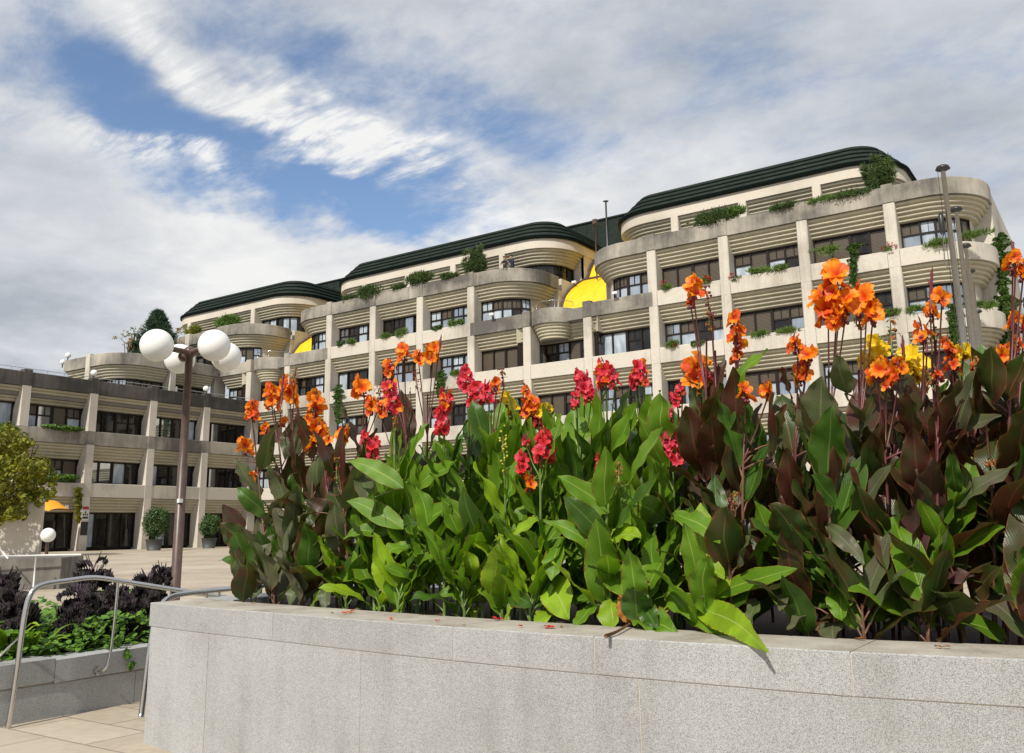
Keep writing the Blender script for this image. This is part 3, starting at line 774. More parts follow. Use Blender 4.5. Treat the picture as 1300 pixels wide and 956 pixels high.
# ------------------------------------------------------------------ flag poles
for i, (px, py, lb) in enumerate(((1195, 210, 'nearest and tallest looking of the row of steel flagpoles at right'), (1212, 262, 'second flagpole of the receding row of steel poles'),
        (1224, 308, 'third flagpole of the receding row of steel poles'), (1230, 340, 'fourth flagpole of the receding row of steel poles'), (1239.5, 391, 'farthest flagpole of the receding row, mostly hidden by orange cannas'))):
    p = onZ(px+2, py+6, 8.9); p = Vector((p.x, p.y, 0))
    fp = empty('flagpole', p, lb, 'flagpole', 'flagpoles in a row at right')
    b = MB(); b.tube([p, p+Vector((0, 0, 4)), p+Vector((0, 0, 8.9))], [.095, .080, .050], M['polemetal'], 16); b.build('pole', fp)
    b = MB(); b.tube([p+Vector((0, 0, 8.86)), p+Vector((0, 0, 8.92)), p+Vector((0, 0, 8.99)), p+Vector((0, 0, 9.03))], [.04, .16, .13, .04], M['blackmetal'], 18); b.build('cap', fp)
    side = Vector((-.8, -.5, 0)).normalized()
    b = MB(); b.tube([p+side*.12+Vector((0, 0, 8.88)), p+side*.11+Vector((0, 0, 6)), p+side*.12+Vector((0, 0, 1.3))], .006, M['blackmetal'], 5)
    b.build('halyard', fp)
    if i == 0:
        b = MB(); b.tube([p+side*.17+Vector((0, 0, 7.88)), p+side*.17+Vector((0, 0, 7.80)), p+side*.17+Vector((0, 0, 7.42)), p+side*.17+Vector((0, 0, 7.34))], [.02, .06, .06, .02], M['blackmetal'], 10); b.build('weight', fp)
        b = MB(); b.tube([p+side*.17+Vector((0, 0, 7.34)), p+side*.2+Vector((0, 0, 6.7)), p+side*.1+Vector((0, 0, 6.5)), p+side*.02+Vector((0, 0, 6.6))], .012, M['polemetal'], 6); b.build('snap_hook', fp)

# roof masts and small lamps
def mast(x, y, z0, z1, r, mat, cap, name, lb):
    e = empty(name, (x, y, z0), lb, 'mast')
    b = MB(); b.tube([(x, y, z0), (x, y, z1)], r, mat, 10); b.build('pole', e)
    if cap == 'dish':
        b = MB(); b.tube([(x, y, z1-.02), (x, y, z1+.06), (x, y, z1+.13)], [.05, .22, .05], M['blackmetal'], 14); b.build('cap', e)
        for q in (.9, 2.0):
            b = MB(); b.box(x+.05, x+.35, y-.05, y+.05, z0+q, z0+q+.12, M['polemetal']); b.tube([(x+.35, y, z0+q-.12), (x+.35, y, z0+q+.35)], .025, M['polemetal'], 6); b.build('bracket', e)
    else:
        b = MB(); b.box(x-.16, x+.16, y-.16, y+.16, z1, z1+.35, M['brownmetal']); b.build('cap', e)
mast(-29.43, 56, 18.15, 24.55, .065, M['polemetal'], 'dish', 'roof_mast', 'thin grey mast with a dark cap on the roof terrace above the yellow vault')
mast(-30.6, 56.4, 18.9, 23.2, .06, M['brownmetal'], 'box', 'vent_pipe', 'brown pipe with square head before the dark roof wall')
for (X, Y, Z, lb) in ((-60.1, WY0+SW-.3, 11.94, 'small white globe light on a pillar of the blackened wing parapet, left one'), (-60.1, WY0+3*SW-.3, 11.94, 'small white globe light on the wing parapet right of the lamp post'),
                      (-72.3, 40.3, 15.40, 'small white globe light at the corner of the far curved terrace'), (-74.3, 41.0, 15.15, 'small white globe light on the rail left of the curved terrace corner')):
    e = empty('roof_light', (X, Y, Z), lb, 'lamp', 'small globe lights on the parapets')
    b = MB(); b.tube([(X, Y, Z-.05), (X, Y, Z+.22)], .05, M['blackmetal'], 8); b.build('stem', e)
    b = MB(); b.ball((X, Y, Z+.42), .235, M['globe'], 14, 9); b.build('globe', e)
bp = at(61, 680, 30); bp.z = 0
e = empty('bollard_lamp', bp, 'low white globe lamp standing on the plaza at far left', 'lamp')
b = MB(); b.tube([bp, bp+Vector((0, 0, .86))], .055, M['brownmetal'], 10); b.build('stem', e)
b = MB(); b.ball(bp+Vector((0, 0, 1.06)), .235, M['globe'], 24, 14); b.build('globe', e)
# cctv cameras on the building
for (p, lb) in ((onY(783, 374, 49.6), 'small white security camera on the parapet right of the lower yellow vault'), (onY(627, 401, 49.6), 'small white security camera on the parapet left of the round balcony'), (onX(731, 360, -32.3), 'small white security camera high beside the yellow vault')):
    p = Vector(p); e = empty('security_camera', p, lb, 'camera')
    b = MB(); b.tube([p, p+Vector((0, -.12, .05))], .03, M['white'], 6); b.build('arm', e)
    b = MB(); b.box(p.x-.22, p.x+.12, p.y-.24, p.y-.10, p.z+.02, p.z+.17, M['white']); b.build('housing', e)

# ------------------------------------------------------------------ concrete walls on the plaza, sign, awning, tubs
def cbox(name, pts, z0, z1, lb, mat='light'):
    b = MB(); b.hexa([(*p, z0) for p in pts]+[(*p, z1) for p in pts], M[mat]); o = b.build(name); tag(o, lb, 'wall'); return o
p0, p1, p2, p3 = at(-60, 745, 17.2), at(75, 745, 17.8), at(103, 744, 19.6), at(-60, 740, 20)
cw = cbox('concrete_wall', [(p0.x, p0.y), (p1.x, p1.y), (p2.x, p2.y), (p3.x, p3.y)], 0, .60, 'low beige concrete wall block at the left edge of the plaza', 'weath')
p0, p1, p2, p3 = at(-90, 700, 47), at(49, 700, 48), at(52, 700, 49.2), at(-90, 700, 49)
cw = cbox('concrete_pier', [(p0.x, p0.y), (p1.x, p1.y), (p2.x, p2.y), (p3.x, p3.y)], 0, 3.0, 'tall beige concrete pier under the golden shrub at far left', 'wingp')
b = MB(); a, c = at(-20, 704, 17.3), at(103, 704, 17.9); a.z = c.z = .66
b.tube([a, c], .018, M['white'], 6)
q = at(46, 704, 17.5); b.tube([Vector((q.x, q.y, .66)), Vector((q.x, q.y, -.0))], .016, M['white'], 6)
q2 = at(-20, 675, 17.3); b.tube([at(-6, 690, 17.3), at(10, 709, 17.3)], .016, M['white'], 6)
tag(b.build('guard_rail'), 'thin white painted rail along the low concrete wall at far left', 'railing')
# notice on the wing pillar
sy_ = WY0+SW-W0
e = empty('notice_board', (-59.74, sy_+.31, 1.3), 'red, white and black notice panels fixed to a wing pillar', 'sign')
def flat(name, y0, y1, z0, z1, mat, par, x=-59.755, t=.03):
    b = MB(); b.box(x, x+t, y0, y1, z0, z1, mat); return b.build(name, par)
M['signred'] = plain('sign_red', (.35, .03, .02), .5); M['signwhite'] = plain('sign_white', (.62, .62, .6), .5)
y0_ = sy_+.06
w_ = flat('white_panel', y0_, y0_+.52, 2.05, 3.05, M['signwhite'], e)
b = MB()
b.box(-59.724, -59.72, y0_+.04, y0_+.48, 2.78, 2.99, M['signred'])
for i in range(3): b.box(-59.724, -59.72, y0_+.06+i*.14, y0_+.16+i*.14, 2.38, 2.50, M['blackmetal'])
b.add([(-59.72, y0_+.18, 2.55), (-59.72, y0_+.34, 2.55), (-59.72, y0_+.26, 2.70)], [(0, 1, 2)], M['blackmetal'])
b.box(-59.724, -59.72, y0_+.06, y0_+.46, 2.16, 2.30, M['blackmetal'])
b.build('notice_print', w_)
flat('black_panel', y0_, y0_+.5, 1.05, 1.95, M['blackmetal'], e)
# orange awning
a = onX(66, 655, -58.9); e = empty('awning', (a.x, a.y, 2.6), 'orange half round awning behind the golden shrub', 'awning')
b = MB(); vs = []; y0 = a.y-.5; y1 = a.y+1.1
n = 14
for i in range(n+1):
    t = math.pi*i/n
    vs.append((-59.7, y0+(y1-y0)*(1-math.cos(t))/2, 2.75+.62*math.sin(t)**.8)); vs.append((-58.5, y0+(y1-y0)*(1-math.cos(t))/2*.9+.1, 2.62+.16*math.sin(t)))
b.add(vs, [(2*i, 2*i+1, 2*i+3, 2*i+2) for i in range(n)], M['orangecloth'], smooth=True); b.build('canopy', e)
b = MB(); b.tube([vs[2*i+1] for i in range(n+1)], .02, M['blackmetal'], 5); b.build('frame', e)
b = MB(); b.box(-58.75, -58.72, y1-.35, y1-.12, 2.80, 3.0, M['signwhite']); b.build('badge', e)

# ------------------------------------------------------------------ leafy clumps
def clump(mb, c, rad, n, size, mat, shape='leaf', seed=1, rough=.35, squash=.0):
    """n small leaves spread through an uneven ellipsoid of sub-clumps"""
    rr = random.Random(seed); c = Vector(c)
    subs = []
    for i in range(max(4, int(n/45))):
        d = Vector((rr.gauss(0, 1), rr.gauss(0, 1), rr.gauss(0, 1))).normalized()
        k = rr.uniform(.25, 1)**.5*.8
        subs.append((c+Vector((d.x*rad[0]*k, d.y*rad[1]*k, d.z*rad[2]*k)), rr.uniform(.22, .5)))
    vs = []; fs = []
    for i in range(n):
        s0, q = rr.choice(subs)
        d = Vector((rr.gauss(0, 1), rr.gauss(0, 1), rr.gauss(0, 1))).normalized()*rr.uniform(.5, 1)**.4
        p = s0+Vector((d.x*rad[0]*q, d.y*rad[1]*q, d.z*rad[2]*q))
        nrm = (d+Vector((rr.uniform(-.6, .6), rr.uniform(-.6, .6), rr.uniform(-.3, .9)))).normalized()
        a = nrm.orthogonal().normalized(); a.rotate(Matrix.Rotation(rr.uniform(0, 6.28), 3, nrm)); b_ = nrm.cross(a)
        s = size*rr.uniform(.6, 1.4); o = len(vs)
        if shape == 'needle':
            a = (d+Vector((0, 0, .7))+a*.4).normalized(); b_ = a.cross(Vector((rr.uniform(-1, 1), rr.uniform(-1, 1), .2))).normalized()
            vs += [p-b_*s*.18, p+b_*s*.18, p+a*s*1.5]; fs.append((o, o+1, o+2))
        else:
            vs += [p-a*s*.55, p-b_*s*.32, p+a*s*.6, p+b_*s*.32]; fs.append((o, o+1, o+2, o+3))
    mb.add(vs, fs, mat)
def bush(name, lb, cat, c, rad, n, size, mat, shape='leaf', seed=1, group=None, stem=True):
    c = Vector(c); e = empty(name, (c.x, c.y, c.z-rad[2]), lb, cat, group)
    b = MB(); clump(b, c, rad, int(n*2.2), size*1.15, mat, shape, seed); b.build('foliage', e)
    if stem:
        b = MB()
        for i in range(4):
            a = i*1.6+seed; b.tube([(c.x+.04*math.cos(a), c.y+.04*math.sin(a), c.z-rad[2]*1.05), (c.x+rad[0]*.4*math.cos(a), c.y+rad[1]*.4*math.sin(a), c.z+rad[2]*.3)], [.03, .012], M['bark'], 5)
        b.build('trunk', e)
    return e
TP = 19.0
def upright(name, lb, px, py0, py1, wpx, Y, zb, seed, mat='juniper'):
    """upright feathery shrub: ascending branch plumes"""
    base = onY(px, py0, Y); top = onY(px, py1, Y); hgt = top.z-zb; D = (base-EYE).dot(CF); w = wpx*D/F
    e = empty(name, (base.x, Y, zb), lb, 'shrub')
    b = MB(); tb = MB(); rr = random.Random(seed)
    for i in range(22):
        a = rr.uniform(0, 6.28); k = rr.uniform(.15, 1); hh = hgt*rr.uniform(.55, 1.0)*(1-.25*k)
        p0 = Vector((base.x, Y, zb)); p1 = p0+Vector((math.cos(a)*k*w*.5, math.sin(a)*k*w*.4, hh))
        pm = p0.lerp(p1, .4)+Vector((math.cos(a)*k*w*.12, math.sin(a)*k*w*.12, 0))
        tb.tube([p0, pm, p1], [.04, .025, .01], M['bark'], 5)
        for q in range(9):
            t = .15+.85*q/8; c = pm.lerp(p1, max(0, (t-.4)/.6)) if t > .4 else p0.lerp(pm, t/.4)
            clump(b, c, (w*.12, w*.12, hgt*.08), 60, .14, M[mat], 'needle', seed*91+i*7+q)
    b.build('foliage', e); tb.build('trunk', e); return e
upright('juniper', 'tall feathery juniper on the roof parapet near the right rounded corner', 1117, 243, 193, 38, 50.6, 18.5, 3)
upright('juniper', 'upright feathery juniper on the parapet left of the two people', 602, 347, 306, 32, 50.5, 18.5, 5)
def px_bush(name, lb, px, py, wpx, hpx, Y, n, size, mat, shape='needle', seed=1, depth=.5, group=None, cat='shrub', stem=True):
    c = onY(px, py, Y); D = (c-EYE).dot(CF)
    return bush(name, lb, cat, c, (wpx*.5*D/F*1.1, depth, hpx*.5*D/F), n, size, mat, shape, seed, group, stem)
J = M['juniper']
px_bush('juniper', 'broad dark juniper bush spilling over the upper parapet above the tall canna', 905, 277, 56, 20, 49.9, 1500, .13, J, seed=11)
px_bush('juniper', 'light green sprawling shrub joined to the right of the broad roof juniper', 934, 269, 26, 12, 50.0, 500, .12, M['brightbush'], seed=12)
px_bush('creeping_juniper', 'mat of juniper creeping over the parapet left of the second roof pillar', 997, 263, 36, 9, 49.85, 800, .11, J, seed=13)
px_bush('creeping_juniper', 'mat of juniper creeping over the parapet left of the tall roof juniper', 1080, 248, 50, 9, 49.85, 1000, .11, J, seed=14)
px_bush('creeping_juniper', 'pale trailing shrub beside the upper parapet joint right of the creeping juniper', 1045, 255, 34, 9, 49.95, 600, .11, M['brightbush'], seed=15)
px_bush('juniper', 'round juniper bush over the parapet of the middle block, beside its third pillar', 531, 354, 38, 16, 49.8, 1100, .14, J, seed=16)
px_bush('juniper', 'dark juniper bush hanging over the parapet near the left end of the middle block', 468, 371, 36, 18, 49.8, 1100, .14, J, seed=17)
px_bush('juniper', 'small flat juniper on the parapet left of the upright juniper', 571, 351, 24, 8, 49.9, 500, .13, J, seed=18)
px_bush('creeping_juniper', 'thin juniper mat along the middle block parapet between two bushes', 508, 365, 24, 7, 49.9, 400, .13, J, seed=19)
px_bush('creeping_juniper', 'thin juniper mat at the left end of the middle block parapet', 445, 379, 24, 7, 49.9, 400, .13, J, seed=20)
px_bush('juniper', 'rounded bright green bush on the terrace above the lamp globes', 289, 409, 42, 17, 50.6, 1300, .15, M['brightbush'], seed=21)
px_bush('juniper', 'olive shrub under the roof edge of the left block', 244, 420, 34, 12, 53.0, 500, .16, M['golden'], seed=22)
# window box plants: bay by bay
ordn = ['first', 'second', 'third', 'fourth', 'fifth', 'sixth', 'seventh', 'eighth', 'ninth', 'tenth', 'eleventh', 'twelfth']
wb = [  # px, py, width, height, material, level words
 (1048, 318, 34, 12, 'tuft', 'top floor sill just left of the corner pillar'), (1085, 313, 22, 8, 'ivy', 'top floor sill above the hanging ivy strand'), (1188, 309, 34, 10, 'tuft', 'top floor sill left of the first flagpole'),
 (1240, 298, 34, 9, 'tuft', 'top floor sill on the rounded right corner'), (963, 345, 28, 10, 'tuft', 'top floor sill, pale and spiky in the second bay from the corner'), (988, 341, 20, 9, 'tuft', 'top floor sill, thin and grassy beside the pale spiky ones'),
 (893, 357, 28, 9, 'tuft', 'top floor sill behind the tallest orange canna'), (845, 364, 12, 7, 'tuft', 'top floor sill at the pillar, with red flowers'), (1130, 397, 26, 8, 'tuft', 'second sill left of the corner pillar'),
 (1250, 388, 34, 9, 'tuft', 'lower rounded corner sill behind the flagpoles'), (1165, 393, 22, 7, 'tuft', 'second sill with little red flowers by the purple bud spike'), (965, 424, 20, 8, 'tuft', 'second sill right of the ruffled orange canna'),
 (1000, 420, 26, 6, 'tuft', 'second sill above the orange canna with several blooms'), (886, 435, 18, 9, 'ivy', 'second sill, round green cushion left of the orange spike'), (853, 437, 18, 6, 'tuft', 'second sill with red flowers by the pillar'),
 (432, 436, 13, 9, 'ivy', 'middle block top sill, round cushion at its left end'), (446, 434, 12, 6, 'tuft', 'middle block top sill, yellowish beside the cushion'), (509, 423, 22, 9, 'tuft', 'middle block top sill, third bay, grassy clump'),
 (490, 427, 14, 5, 'tuft', 'middle block top sill, low growth left of the grassy clump'), (556, 415, 18, 8, 'ivy', 'middle block top sill, dark trailing plant in the fourth bay'), (573, 411, 14, 8, 'tuft', 'middle block top sill, bright grassy plant in the fourth bay'),
 (585, 409, 10, 6, 'tuft', 'top floor sill, thin plant beside the middle pillar'), (487, 487, 12, 7, 'ivy', 'middle block second sill behind dried orange blooms'), (577, 474, 16, 6, 'tuft', 'second sill beside the hanging ivy')]
for i, (px, py, w, h, mt, lb) in enumerate(wb):
    px_bush('window_box_plant', 'green plant, '+lb, px, py, w, h, 49.72, 260, .12, M[mt], 'needle' if mt == 'tuft' else 'leaf', 40+i, .16, 'plants growing in the window sills', 'plant', False)
rb = MB()
for i, (px, py, lb) in enumerate(((843, 361, 'small red geraniums on the top floor sill beside the fourth pillar'), (934, 350, 'red geraniums on the top floor sill in the second bay from the corner pillar'), (900, 353, 'few red geraniums on the sill behind the tallest orange canna'), (857, 436, 'red geraniums on the second sill by the pillar'), (1116, 396, 'dark red geraniums on the second sill beside the biggest orange canna'), (1128, 313, 'red geraniums on the top floor sill beside the corner pillar'))):
    c = onY(px, py, 49.66); b = MB(); clump(b, c, (.42, .12, .28), 36, .11, M['red'], 'leaf', 400+i); clump(b, c-Vector((0, 0, .15)), (.42, .12, .2), 90, .10, M['tuft'], 'leaf', 420+i)
    tag(b.build('geranium'), lb, 'plant', 'geraniums on the sills')
# hanging ivy curtains
def ivy(lb, x0, x1, y0, y1, Y, seed, axis='Y', n=1300, mat='ivy'):
    fn = onY if axis == 'Y' else onX
    a, c = fn((x0+x1)/2, y0, Y), fn((x0+x1)/2, y1, Y); D = (a-EYE).dot(CF); w = (x1-x0)*D/F*.5
    b = MB(); rr = random.Random(seed); e = empty('ivy', a, lb, 'ivy')
    for i in range(22):
        t = i/21; p = a.lerp(c, t); ww = w*(.95+.35*math.sin(i*1.7+seed))*(1-.35*t)
        r_ = (ww, .12, abs(a.z-c.z)/22) if axis == 'Y' else (.12, ww, abs(a.z-c.z)/26)
        clump(b, p+Vector((0, -.1, 0)) if axis == 'Y' else p+Vector((.1, 0, 0)), r_, n//8, .16, M[mat], 'leaf', seed*50+i)
    b.build('foliage', e)
    b = MB(); b.tube([a, c], .02, M['bark'], 4); b.build('stem', e)
ivy('narrow ivy strand hanging from the top floor sill above the biggest orange canna', 1078, 1090, 312, 362, 49.7, 1)
ivy('dense ivy curtain hanging beside the flagpoles at right', 1203, 1222, 388, 446, 49.7, 2, n=1800)
ivy('ivy tongue hanging between the two orange canna groups left of the pink blooms', 551, 568, 472, 503, 49.7, 3)
ivy('ivy tongue hanging on the façade behind the orange cannas at left'.replace('ç', 'c'), 421, 440, 490, 536, 49.7, 4)
ivy('climbing vine covering the right end wall of the town hall', 1262, 1284, 300, 400, 53.6, 5, n=2400)
ivy('lower mass of climbing vine at the right end of the town hall', 1266, 1296, 380, 480, 53.2, 6, n=2600)
ivy('ivy hanging from the wing sill above the awning', 93, 104, 620, 662, -59.6, 7, axis='X', mat='golden')
# wing sill plants
for (px, py, w, h, lb, mt) in ((80, 543, 46, 7, 'low green plants along the wing sill left of the second pillar', 'brightbush'), (5, 543, 30, 12, 'green shrub on the wing sill at the left edge of the photo', 'brightbush'), (80, 606, 34, 9, 'leafy plant spilling over the lower wing sill above the awning', 'brightbush')):
    c = onX(px, py, -59.75); D = (c-EYE).dot(CF)
    bush('sill_shrub', lb, 'shrub', c, (.3, w*.5*D/F*1.2, h*.5*D/F), 700, .14, M[mt], 'leaf', px, None, False)
# golden overgrown shrub on the pier
e = empty('golden_shrub', onX(20, 690, -52)*Vector((1, 1, 0)) if False else Vector((-41, 21, 0)), 'large yellow green shrub overgrowing the concrete pier at far left', 'shrub')
b = MB(); rr = random.Random(8)
for i, (px, py, rpx) in enumerate(((5, 565, 30), (22, 575, 26), (40, 590, 24), (52, 606, 18), (10, 600, 30), (38, 618, 26), (20, 632, 28), (48, 630, 18), (0, 640, 26), (-20, 590, 40), (-25, 630, 40), (62, 598, 9), (30, 560, 14), (8, 548, 14), (-15, 555, 26), (20, 652, 16), (60, 622, 10), (0, 655, 15), (70, 611, 8))):
    D = 47+rr.uniform(-1.5, 1.5); c = at(px, py, D); r_ = rpx*D/F
    clump(b, c, (r_, r_, r_*.85), int(230*(rpx/12)**1.6), .17, M['golden'], 'leaf', 800+i)
b.build('foliage', e)
b = MB()
for i in range(6):
    p = at(8*i-6, 660, 47.5); b.tube([Vector((p.x, p.y, 2.9)), Vector((p.x+.3*math.sin(i), p.y, 4.2)), Vector((p.x+.8*math.sin(i*2), p.y+.2, 5.8))], [.06, .045, .02], M['bark'], 6)
b.build('trunk', e)
# conifer and yellow trees on the far terrace
def tree_conifer(lb, base, hgt, w, seed):
    e = empty('spruce_tree', base, lb, 'tree'); b = MB(); rr = random.Random(seed); t = MB(); base = Vector(base)
    t.tube([base, base+Vector((0, 0, hgt*.96))], [.16, .03], M['bark'], 8); t.build('trunk', e)
    for i in range(300):
        q = rr.uniform(.0, 1)**.8; z = hgt*(.06+.92*q); r_ = w*(1-q)**.85*rr.uniform(.55, 1.05)+.08; a = rr.uniform(0, 6.28)
        for s in (.45, .75, 1.0):
            c = base+Vector((math.cos(a)*r_*s, math.sin(a)*r_*s, z-.15*s*r_))
            clump(b, c, (.32+.16*r_, .32+.16*r_, .22), 40, .22, M['spruce'], 'needle', seed+i*3+int(s*4))
    b.build('crown', e)
cb = onX(197, 452, -70.5)
tree_conifer('dark pointed spruce standing behind the curved terrace left of the lamp globes', (cb.x, cb.y, 14.9), onX(197, 396, -70.5).z-14.9, 2.9, 31)
def tree_leafy(lb, px, py, w, h, X, mat, n, seed):
    c = onX(px, py, X); D = (c-EYE).dot(CF); e = empty('small_tree', (c.x, c.y, 14.9), lb, 'tree'); b = MB(); t = MB(); rr = random.Random(seed)
    for i in range(9):
        d = Vector((rr.uniform(-1, 1)*.6, rr.uniform(-1, 1)*w*.5*D/F, rr.uniform(-.6, 1)*h*.5*D/F)); t.tube([(c.x, c.y, 14.9), c+d*.4, c+d], [.05, .03, .01], M['bark'], 5)
        clump(b, c+d, (.5, .45, .35), n//9, .13, M[mat], 'leaf', seed*9+i)
    t.build('trunk', e); b.build('crown', e)
tree_leafy('sparse yellowing shrub left of the dark spruce', 163, 438, 28, 22, -71, 'yellowbush', 420, 3)
tree_leafy('thin yellow green twiggy tree leaning left of the spruce', 172, 424, 22, 26, -72, 'golden', 260, 4)
tree_leafy('yellow leafed shrub right of the dark spruce, behind the globes', 219, 428, 18, 26, -71.5, 'yellowbush', 380, 5)
# clipped bushes in tubs
def tub(lb, px, py, wpx, hpx, seed, tilt=0):
    base = onZ(px, py, 0); D = (base-EYE).dot(CF); w = wpx*D/F; h = hpx*D/F
    p = empty('plant_tub', base, 'dark round tub '+lb, 'tub'); b = MB()
    b.tube([base, base+Vector((0, 0, .62)), base+Vector((0, 0, .66)), base+Vector((0, 0, .72))], [.42, .52, .56, .56], M['pot'], 18); b.build('pot', p)
    b = MB(); b.tube([base+Vector((0, 0, .70)), base+Vector((0, 0, .725))], .50, M['soil'], 18); b.build('soil', p)
    s = empty('clipped_bush', base+Vector((0, 0, .7)), 'dense clipped evergreen '+lb, 'bush'); b = MB()
    c = base+Vector((0, 0, .72+h*.5)); 
    clump(b, c, (w*.5, w*.5, h*.52), 5200, .10, M['box'], 'leaf', seed)
    clump(b, c+Vector((w*.18, 0, h*.22)), (w*.42, w*.4, h*.28), 2400, .10, M['box'], 'leaf', seed+1)
    clump(b, c, (w*.34, w*.34, h*.4), 1500, .14, M['box'], 'leaf', seed+2)
    b.build('foliage', s); b = MB(); b.tube([base+Vector((0, 0, .7)), c], [.06, .03], M['bark'], 7); b.build('trunk', s)
tub('in front of the wing pillar left of the lamp post', 195, 699, 33, 40, 51)
tub('in front of the wing pillar right of the lamp post', 265, 696, 27, 30, 55)

# ------------------------------------------------------------------ the couple on the roof terrace
def person(lb, x, y, z0, hgt, hair, cloth, trousers, face, lean):
    import bmesh
    s = hgt/1.75
    me = bpy.data.meshes.new('person'); bm = bmesh.new(); lay = bm.verts.layers.skin.verify()
    P = {}; rd = {}
    def v(k, px, py, pz, r): P[k] = bm.verts.new((px*s, py*s, pz*s)); P[k][lay].radius = (r*s, r*s*.85)
    v('pelvis', 0, .05, .95, .145); v('waist', 0, .02, 1.12, .125); v('chest', 0, -.03, 1.33, .165); v('neckb', 0, -.05, 1.47, .075); v('neck', 0, -.07, 1.53, .055)
    v('headl', 0, -.10, 1.62, .088); v('head', 0, -.10, 1.70, .092)
    for sg, n in ((-1, 'l'), (1, 'r')):
        v('hip'+n, sg*.09, .04, .88, .10); v('knee'+n, sg*.10, .02, .48, .065); v('ank'+n, sg*.10, .06, .08, .045); v('toe'+n, sg*.12, -.12, .03, .035)
        v('sh'+n, sg*.17, -.04, 1.40, .07); v('el'+n, sg*.24, -.18, 1.14, .048); v('wr'+n, sg*.12, -.40, 1.08, .034); v('ha'+n, sg*.06, -.46, 1.08, .038)
    E_ = [('pelvis', 'waist'), ('waist', 'chest'), ('chest', 'neckb'), ('neckb', 'neck'), ('neck', 'headl'), ('headl', 'head')]
    for n in 'lr': E_ += [('pelvis', 'hip'+n), ('hip'+n, 'knee'+n), ('knee'+n, 'ank'+n), ('ank'+n, 'toe'+n), ('chest', 'sh'+n), ('sh'+n, 'el'+n), ('el'+n, 'wr'+n), ('wr'+n, 'ha'+n)]
    for a, c in E_: bm.edges.new((P[a], P[c]))
    P['pelvis'][lay].use_root = True
    bm.to_mesh(me); bm.free()
    o = bpy.data.objects.new('person', me); COL.objects.link(o)
    o.modifiers.new('skin', 'SKIN'); sb = o.modifiers.new('sub', 'SUBSURF'); sb.levels = 2; sb.render_levels = 2
    dg = bpy.context.evaluated_depsgraph_get(); m2 = bpy.data.meshes.new_from_object(o.evaluated_get(dg))
    bpy.data.objects.remove(o); m2.name = 'person'
    for mt in (cloth, trousers, face): m2.materials.append(mt)
    for p in m2.polygons:
        c = p.center/s; p.use_smooth = True
        p.material_index = 2 if (c.z > 1.5 or (c.y < -.36 and .95 < c.z < 1.2)) else (1 if c.z < .93 else 0)
    o = bpy.data.objects.new('person', m2); COL.objects.link(o); o.location = (x, y, z0); o.rotation_euler = (0, 0, lean)
    tag(o, lb, 'person')
    b = MB(); b.ball((0, -.085*s, 1.705*s), .112*s, hair, 14, 9, (1, 1.05, .95)); b.v = [q if not (q[1] < -.13*s and q[2] < 1.72*s) else (q[0]*.8, -.12*s, q[2]) for q in b.v]
    h = b.build('hair'); h.parent = o; return o
M['navy'] = plain('navy_cloth', (.012, .018, .045), .9); M['darkred'] = plain('auburn_hair', (.10, .018, .012), .7); M['brownhair'] = plain('dark_hair', (.02, .014, .012), .7)
M['skin'] = plain('skin', (.45, .26, .19), .6); M['trouser'] = plain('dark_trousers', (.02, .02, .025), .9); M['blackcloth'] = plain('dark_jacket', (.014, .014, .022), .9)
pa, pb = onZ(635, 338, 19.0), onZ(644.5, 338, 19.0)
person('person with auburn hair in dark jacket leaning at the curved roof parapet', pa.x, pa.y+.55, 18.15, 1.66, M['darkred'], M['blackcloth'], M['trouser'], M['skin'], R(15))
person('person with short dark hair in navy top leaning at the curved roof parapet', pb.x, pb.y+.55, 18.15, 1.76, M['brownhair'], M['navy'], M['trouser'], M['skin'], R(-10))

